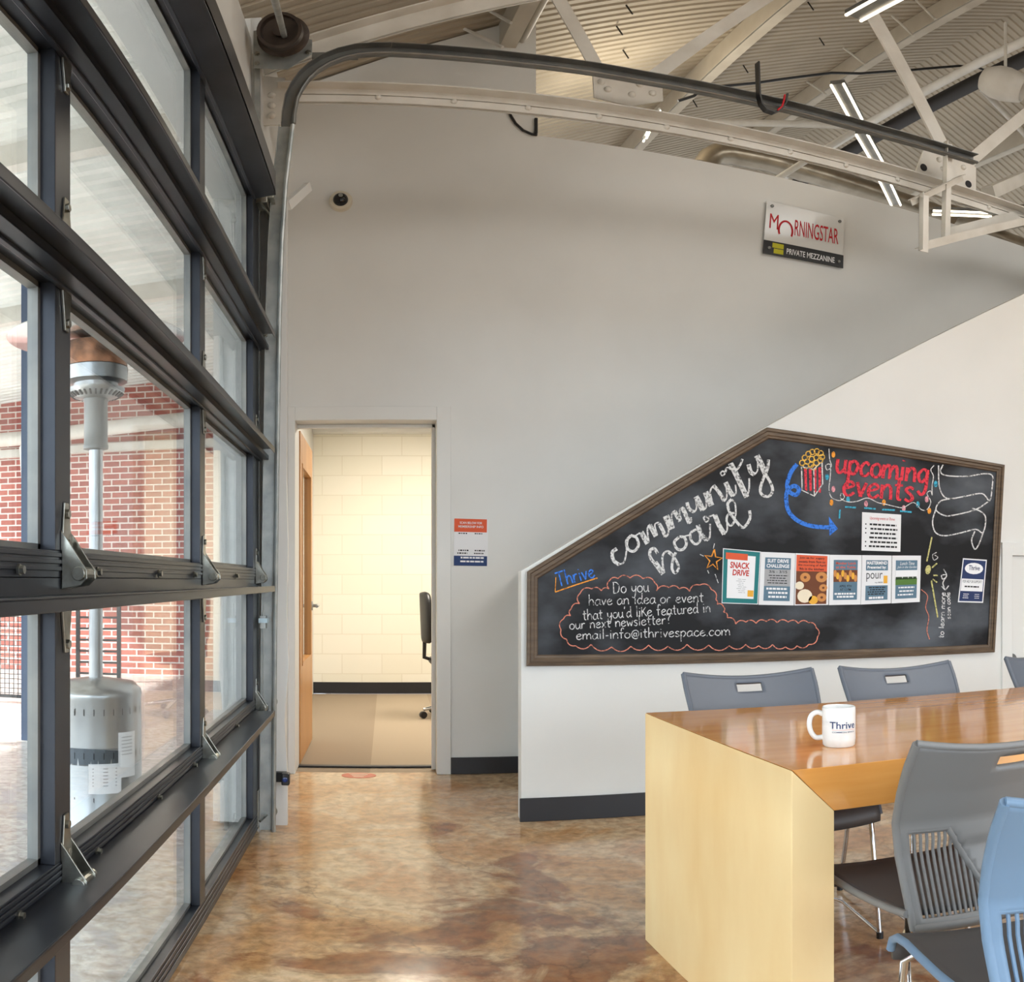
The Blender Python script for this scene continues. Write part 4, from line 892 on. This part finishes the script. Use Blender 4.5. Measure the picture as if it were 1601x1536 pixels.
def endp(u0, ut): 
    m = MB(); s_ = 1 if ut > u0 else -1
    for_ = [(u0,.0),(ut,.0),(ut,TZ-TT-.0006),(u0,TZ-.0012)]
    va = [ta+tu*u+Z_*z for u, z in for_]; vb = [tb+tu*u+Z_*z for u, z in for_]
    m.add(va+vb, [(0,1,2,3),(7,6,5,4)]+[(i,(i+1)%4,4+(i+1)%4,4+i) for i in range(4)])
    return m.build('end_panel', M_tableside, tbl, bevel=.0015)
endp(0,TT); endp(TL,TL-TT)
mp = UZ(1311.5,1166,TZ)
mg = thing('mug', 'white ceramic mug with blue logo standing on the maple table', 'mug', mp)
MB().lathe([(.001,.0),(.036,0),(.0395,.004),(.0405,.02),(.0405,.09),(.0398,.0955),(.0385,.0965),(.037,.095),(.0365,.012),(.03,.008),(.001,.008)], mp+Z_*.0005, (0,0,1), 40, cap=False).build('body', M_mug, mg, smooth=True)
vd = Vector((mp.x,mp.y,0)).normalized(); sd = Vector((vd.y,-vd.x,0))
hp_ = [(-.038,.078),(-.052,.082),(-.066,.074),(-.071,.055),(-.067,.034),(-.055,.02),(-.038,.021)]
MB().tube([mp+sd*a+Z_*b for a, b in [tuple(v) for v in crom(hp_,4)]], .0065, 10).build('handle', M_mug, mg, smooth=True)
def mugtext(t, a0, a1, z0, z1, m_, bold=.01):
    vs, fs = text2d(t, bold); x0, x1 = min(v[0] for v in vs), max(v[0] for v in vs); y0, y1 = min(v[1] for v in vs), max(v[1] for v in vs); mb = MB()
    out = []
    for x, y in vs:
        a = a0+(a1-a0)*(x-x0)/(x1-x0); out.append(mp+Z_*(z0+(z1-z0)*(y-y0)/(y1-y0))+(-vd*cos(a)+sd*sin(a))*.0412)
    mb.add(out, fs); mb.build('logo', m_, mg)
mugtext('Thrive', -.55, 1.1, .047, .064, M_blue); mugtext('COMMON SPACE', -.4, 1.05, .037, .0405, M_blue)
mb = MB()
for i in range(10):
    a, b = -.4+1.45*i/10, -.4+1.45*(i+1)/10
    mb.add([mp+Z_*z+(-vd*cos(t_)+sd*sin(t_))*.0412 for t_, z in ((a,.0438),(b,.0438),(b,.0444),(a,.0444))], [(0,1,2,3)])
mb.build('logo_line', M_orange, mg)

# ------------------------------------------------------------------ chairs: moulded shell on a chrome wire frame
def back_y(z):                                    # profile of the back: bottom, lumbar, top
    pts = [(.425,-.005),(.5,.012),(.58,.03),(.65,.032),(.72,.004),(.78,-.03),(.83,-.062)]
    for (a,b),(c_,d_) in zip(pts[:-1],pts[1:]):
        if z <= c_:
            t = (z-a)/(c_-a); return b+(d_-b)*t
    return pts[-1][1]
def half(z): return .205+.03*min(1,max(0,(z-.425)/.35))
def back_p(u, z, off=0.0):
    dip = .022*(1-u*u)*max(0,(z-.70)/.13); zz = z-dip
    return Vector((u*half(z), back_y(zz)-.035*(1-abs(u)**2.2)*(1 if z > .6 else .8)-off, zz))
def panel_edge(z): return .52-(.58-.02)*(.63-z)/.19*.8     # inner limit of the ribbed panel at height z
def chair(label, loc, rz, m_back, group):
    o = thing('chair', label, 'chair', (0,0,0), group)
    us = sorted(set([-1,-.965,-.93]+[-.9+.9*2*i/36 for i in range(37)]+[.93,.965,1])); zs = [.425+.405*i/36 for i in range(37)]
    m = MB(); nu = len(us); vs = [back_p(u,z) for z in zs for u in us]; fs = []
    for j in range(36):
        for i in range(nu-1):
            uc, zc_ = (us[i]+us[i+1])/2, (zs[j]+zs[j+1])/2
            if abs(uc) < .21 and .775 < zc_+.0 < .805: continue
            if .45 < zc_ < .63 and panel_edge(zc_) < abs(uc) < .91: continue
            fs.append((j*nu+i,j*nu+i+1,(j+1)*nu+i+1,(j+1)*nu+i))
    m.add(vs, fs); b = m.build('backrest', m_back, o, local=True, solid=.013, smooth=True, fix=False)
    m = MB()
    for sg in (-1,1): m.tube([back_p(sg*.995,z) for z in zs[::2]], .0095, 8)
    m.tube([back_p(u,.83) for u in us[::2]], .008, 8); m.tube([back_p(u,.428) for u in us[::2]], .0125, 8)
    for sg in (-1,1):
        m.tube([back_p(sg*panel_edge(z),z) for z in [.445+.0235*i for i in range(9)]], .008, 8)
        m.tube([back_p(sg*(.52+.4*i/8),.632) for i in range(9)], .007, 8)
    m.build('edge_rim', m_back, b, local=True, smooth=True)
    for sg in (-1,1):
        m = MB()
        for k_ in range(15):
            u = .905-k_*.058; zt = .632
            zz = [z for z in [.447+.0235*i for i in range(9)] if panel_edge(z) < u+.02]
            if len(zz) > 1: m.tube([back_p(sg*u,z,-.001) for z in zz], .0036, 6)
        m.build('ribbed_panel', m_back, o, local=True, smooth=True)
    # seat: shallow dish with waterfall front
    m = MB(); sy = [-.0,.05,.12,.2,.28,.34,.385,.41,.42,.418]; sz = [.452,.447,.443,.442,.446,.450,.446,.432,.408,.385]
    su = [-1,-.92,-.7,-.4,-.1,.1,.4,.7,.92,1]; nu = len(su)
    vs = [Vector((u*(.215+.012*(y/.42)), y, z+.012*abs(u)**3-(.0 if j < 8 else .0))) for j, (y, z) in enumerate(zip(sy,sz)) for u in su]
    m.add(vs, [(j*nu+i,j*nu+i+1,(j+1)*nu+i+1,(j+1)*nu+i) for j in range(len(sy)-1) for i in range(nu-1)])
    s_ = m.build('seat', M_seat, o, local=True, solid=.014, smooth=True, fix=False)
    m = MB()
    for sg in (-1,1): m.tube([Vector((sg*(.217+.012*(y/.42)),y,z+.010)) for y, z in zip(sy[:-1],sz[:-1])], .009, 8)
    build_each(m, 'edge_rim', m_back, s_, local=True, smooth=True)
    r = .0085
    for sg in (-1,1):
        m = MB(); m.tube([(sg*.15,.33,.425),(sg*.19,.375,.422),(sg*.213,.392,.40),(sg*.222,.405,.2),(sg*.228,.42,.006)], r, 10); m.build('leg', M_chrome, o, local=True, smooth=True)
        m = MB(); m.tube([(sg*.15,.10,.42),(sg*.195,.03,.418),(sg*.222,.0,.405),(sg*.226,-.03,.2),(sg*.232,-.065,.006)], r, 10); m.build('leg', M_chrome, o, local=True, smooth=True)
        m = MB(); m.tube([(sg*.15,.10,.42),(sg*.15,.33,.425)], r, 10); m.tube([(sg*.2285,.418,.016),(sg*.229,.18,.05),(sg*.2315,-.06,.016)], .006, 8); build_each(m, 'side_rail', M_chrome, o, local=True, smooth=True)
        for y, xx in ((.42,.228),(-.065,.232)): MB().lathe([(.011,0),(.011,.022)], (sg*xx,y,0), (0,0,1), 12).build('foot', M_black, o, local=True)
    m = MB(); m.tube([(-.15,.12,.42),(.15,.12,.42)], r, 10); m.tube([(-.15,.31,.425),(.15,.31,.425)], r, 10); build_each(m, 'cross_rail', M_chrome, o, local=True, smooth=True)
    o.location = loc; o.rotation_euler = (0,0,rz)
    return o
def chair_copy(src, label, loc, rz, m_back):
    c_ = copy_tree(src); c_['label'] = label; c_.location = loc; c_.rotation_euler = (0,0,rz)
    return c_
G = 'chairs around the maple table'
c0 = chair('grey chair across the table behind the mug, nearest the table end', (1.195,2.84,0), pi, M_plast, G)
chair_copy(c0, 'grey chair across the table, second from the table end', (1.775,2.84,0), pi, M_plast)
chair_copy(c0, 'grey chair across the table below the closet door, cut by the frame', (2.52,2.84,0), pi, M_plast)
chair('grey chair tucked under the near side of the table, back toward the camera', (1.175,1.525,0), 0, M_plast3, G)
chair('grey chair with a painted blue sky cast standing nearest the camera at the right edge', (1.03,1.015,0), -.2, M_plast2, G)

# ------------------------------------------------------------------ office swivel chair just inside the doorway
oc = thing('office_chair', 'black office swivel chair half hidden by the right door jamb', 'office chair', (.57,7.7,0))
bx, by = .57, 7.7
m = MB(); pts = []
rows = [(.62,.17),(.7,.22),(.82,.235),(.95,.22),(1.02,.17),(1.04,.1)]
vs = []
for z, hw in rows:
    for k_ in range(7):
        a = -1+2*k_/6; vs.append(Vector((bx-.235+.05*(1-a*a)*-.6+.03*abs(a)+.04*(z-.6)*-1, by+a*hw, z)))
m.add(vs, [(j*7+i,j*7+i+1,(j+1)*7+i+1,(j+1)*7+i) for j in range(5) for i in range(6)]); m.build('backrest', M_black, oc, solid=.05, smooth=True, fix=False, subd=1)
m = MB(); m.lathe([(.02,.44),(.22,.44),(.245,.465),(.24,.5),(.18,.515),(.02,.51)], (bx+.02,by,0), (0,0,1), 28); m.build('seat', M_black, oc, smooth=True)
m = MB(); m.tube([(bx-.1,by,.45),(bx-.26,by,.5),(bx-.255,by,.72)], .018); m.build('back_bar', M_black, oc, smooth=True)
m = MB(); m.tube([(bx,by,.1),(bx,by,.45)], .026, 14); m.build('gas_lift', M_chrome, oc, smooth=True)
for k_ in range(5):
    a = pi+.35+k_*2*pi/5; e = Vector((bx+.29*cos(a),by+.29*sin(a),.075)); b = MB().tube([(bx,by,.115),e], [.022,.014], 10).build('base_arm', M_chrome, oc, smooth=True)
    MB().lathe([(.028,-.02),(.03,-.012),(.03,.012),(.028,.02)], e+Vector((0,0,-.045)), (sin(a),-cos(a),0), 16).build('caster', M_black, b)

# ------------------------------------------------------------------ outside: canopy, brick wall, heater
cn = MB(); pr = []; d = -3.0
while d < 11.2: pr += [(d,.0),(d+.06,.0),(d+.08,.04),(d+.13,.04)]; d += .15
n = len(pr); za, zb = 3.75, 3.30
cn.add([Vector((-.8,a,za+b)) for a, b in pr]+[Vector((-7,a,zb+b)) for a, b in pr], [(i,i+1,n+i+1,n+i) for i in range(n-1)])
struct('ceiling_canopy', cn, M_candeck, solid=.003, fix=False)
struct('wall_brick', MB().box((-14,11.0,-.1),(-.9,11.25,4.2)), M_brick)
for i, (y, lb) in enumerate(((2.2,'white canopy beam nearest the camera over the patio'),(4.6,'white canopy beam above the patio heater'),(7.4,'white canopy beam deep over the patio'))):
    MB().beam((-.82,y,za-.07),(-7,y,zb-.07),.1,.16).build('canopy_beam', M_steelw, label=lb, cat='roof beam', group='beams under the patio canopy')
MB().beam((-7,10.85,2.74),(-1.0,10.85,2.8),.1,.1).build('wall_beam', M_steelw, label='white ledger beam along the top of the brick wall', cat='roof beam')
pipe('roof_drain_pipe', [(-7,10.6,2.86),(-4.2,10.6,2.92),(-1.2,10.6,3.12)], .09, M_steelw, 'white drain pipe running along the top of the brick wall', 'pipe', 14)
pipe('downspout', [UY(45,690,9.8),UY(36,700,9.8),UY(40,760,9.8),UY(46,800,9.8),UY(47,1060,9.8)], .045, M_steelw, 'white downspout beside the dark steel post on the patio', 'pipe', 12)
cp_ = UY(47,908,6.2)
m = MB(); m.box((cp_.x-.05,cp_.y-.05,-.02),(cp_.x+.05,cp_.y+.05,3.5)); m.build('patio_post', M_steelbl, label='dark blue steel post holding the patio canopy', cat='post', bevel=.004)
# heater
hx, hy = -1.343, 4.137
ht = thing('patio_heater', 'tall steel mushroom patio heater standing outside the garage door', 'patio heater', (hx,hy,-.02))
MB().lathe([(.02,-.02),(.225,-.02),(.225,.0),(.218,.015),(.213,.6),(.216,.61),(.213,.63),(.18,.665),(.05,.685),(.02,.685)], (hx,hy,0), (0,0,1), 44).build('tank_housing', M_heater, ht, smooth=True)
hv = Vector((-hx,-hy,0)).normalized(); hs = Vector((-hv.y,hv.x,0))
def onhouse(a, z, r=.2155): return Vector((hx,hy,z))+(hv*cos(a)+hs*sin(a))*r
m = MB()
for z in (.53,.33,.12):
    for k_ in range(13):
        a = -1.3+k_*.21; m.prism([onhouse(a-.012,z),onhouse(a+.012,z),onhouse(a+.012,z+.03),onhouse(a-.012,z+.03)], hv*.001)
build_each(m, 'vent_slot', M_ink, ht)
m = MB()
for k_ in range(9):
    a, b = -1.35+k_*.22, -1.35+(k_+1)*.22; m.add([onhouse(a,.30,.2165),onhouse(b,.30,.2165),onhouse(b,.38,.2165),onhouse(a,.38,.2165)], [(0,1,2,3)])
m.build('dark_band', mat('dark_band', (92,98,104), .4, .5), ht)
for nm, a0, a1, z0, z1 in (('warning_label',-.15,.55,.17,.31),('warning_label',.48,.95,.24,.45)):
    m = MB(); nn = 6
    for k_ in range(nn):
        a, b = a0+(a1-a0)*k_/nn, a0+(a1-a0)*(k_+1)/nn; m.add([onhouse(a,z0,.218),onhouse(b,z0,.218),onhouse(b,z1,.218),onhouse(a,z1,.218)], [(0,1,2,3)])
    l_ = m.build(nm, M_paper, ht)
    m = MB()
    for k_ in range(6): z = z1-.025-k_*.016; m.add([onhouse(a0+.08,z,.2186),onhouse((a0+a1)/2,z,.2189),onhouse(a1-.1,z,.2186),onhouse(a1-.1,z+.005,.2186),onhouse((a0+a1)/2,z+.005,.2189),onhouse(a0+.08,z+.005,.2186)], [(0,1,4,5),(1,2,3,4)])
    m.build('small_print', M_grey, l_)
MB().tube([(hx,hy,.68),(hx,hy,1.80)], .033, 20).build('pole', M_heater, ht, smooth=True)
MB().lathe([(.04,1.755),(.058,1.76),(.06,1.775),(.056,1.785),(.056,1.985),(.06,1.99),(.06,2.0)], (hx,hy,0), (0,0,1), 28).build('control_sleeve', M_galvd, ht, smooth=True)
MB().lathe([(.06,2.0),(.10,2.01),(.132,2.03),(.137,2.05),(.105,2.052),(.105,2.075),(.148,2.085),(.152,2.15),(.14,2.155),(.05,2.155)], (hx,hy,0), (0,0,1), 40).build('burner', M_heater, ht, smooth=True)
m = MB()
for k_ in range(30):
    a = 2*pi*k_/30; p0 = Vector((hx+.105*cos(a),hy+.105*sin(a),2.008)); p1 = Vector((hx+.130*cos(a),hy+.130*sin(a),2.026)); m.beam(p0,p1,.009,.004)
build_each(m, 'burner_slot', M_ink, ht)
MB().lathe([(.148,2.155),(.15,2.27),(.06,2.3)], (hx,hy,0), (0,0,1), 36, cap=False).build('emitter_screen', mat('scorched_screen', (168,118,88), .35, .8, (96,72,58), 12), ht, smooth=True)
MB().lathe([(.415,2.30),(.42,2.305),(.40,2.32),(.30,2.37),(.16,2.41),(.02,2.42),(.02,2.405),(.16,2.395),(.30,2.355),(.40,2.307)], (hx,hy,0), (0,0,1), 48).build('reflector', M_dome, ht, smooth=True)
# fence and gate at the back of the patio
fc = thing('mesh_fence', 'black mesh fence panel at the far left of the patio', 'fence', UY(20,1080,8.0))
f0, f1 = UY(-40,1090,8.0), UY(56,1090,8.0)
m = MB()
for z in (.05,1.05): m.beam((f0.x,8,z),(f1.x,8,z),.03,.03)
for x in (f0.x,f1.x): m.beam((x,8,0),(x,8,1.08),.04,.04,up=(0,1,0))
build_each(m, 'rail', M_black, fc)
m = MB(); x = f0.x-.8
while x < f1.x:
    for dr_ in (1,-1):
        a, b = (x,8,.06), (x+dr_*1.0,8,1.04)
        if f0.x <= min(a[0],b[0]) and max(a[0],b[0]) <= f1.x+.6: pass
    x += .05
zz = .08
while zz < 1.04: m.beam((f0.x,8.0,zz),(f1.x,8.0,zz),.006,.006); zz += .045
x = f0.x
while x < f1.x: m.beam((x,8.006,.06),(x,8.006,1.04),.006,.006,up=(0,1,0)); x += .045
m.build('mesh', M_black, fc)
rl = thing('stair_railing', 'black metal stair railing seen behind the patio heater pole', 'railing', UY(165,1060,8.6))
a, b = UY(122,940,8.6), UY(186,940,8.6)
m = MB()
for z in [.12+.11*i for i in range(10)]: m.beam((a.x,8.6,z),(b.x,8.6,z),.014,.02)
build_each(m, 'bar', M_black, rl)
for x in (a.x,(a.x+b.x)/2,b.x): MB().beam((x,8.6,-.02),(x,8.6,1.25),.035,.035,up=(0,1,0)).build('post', M_black, rl)
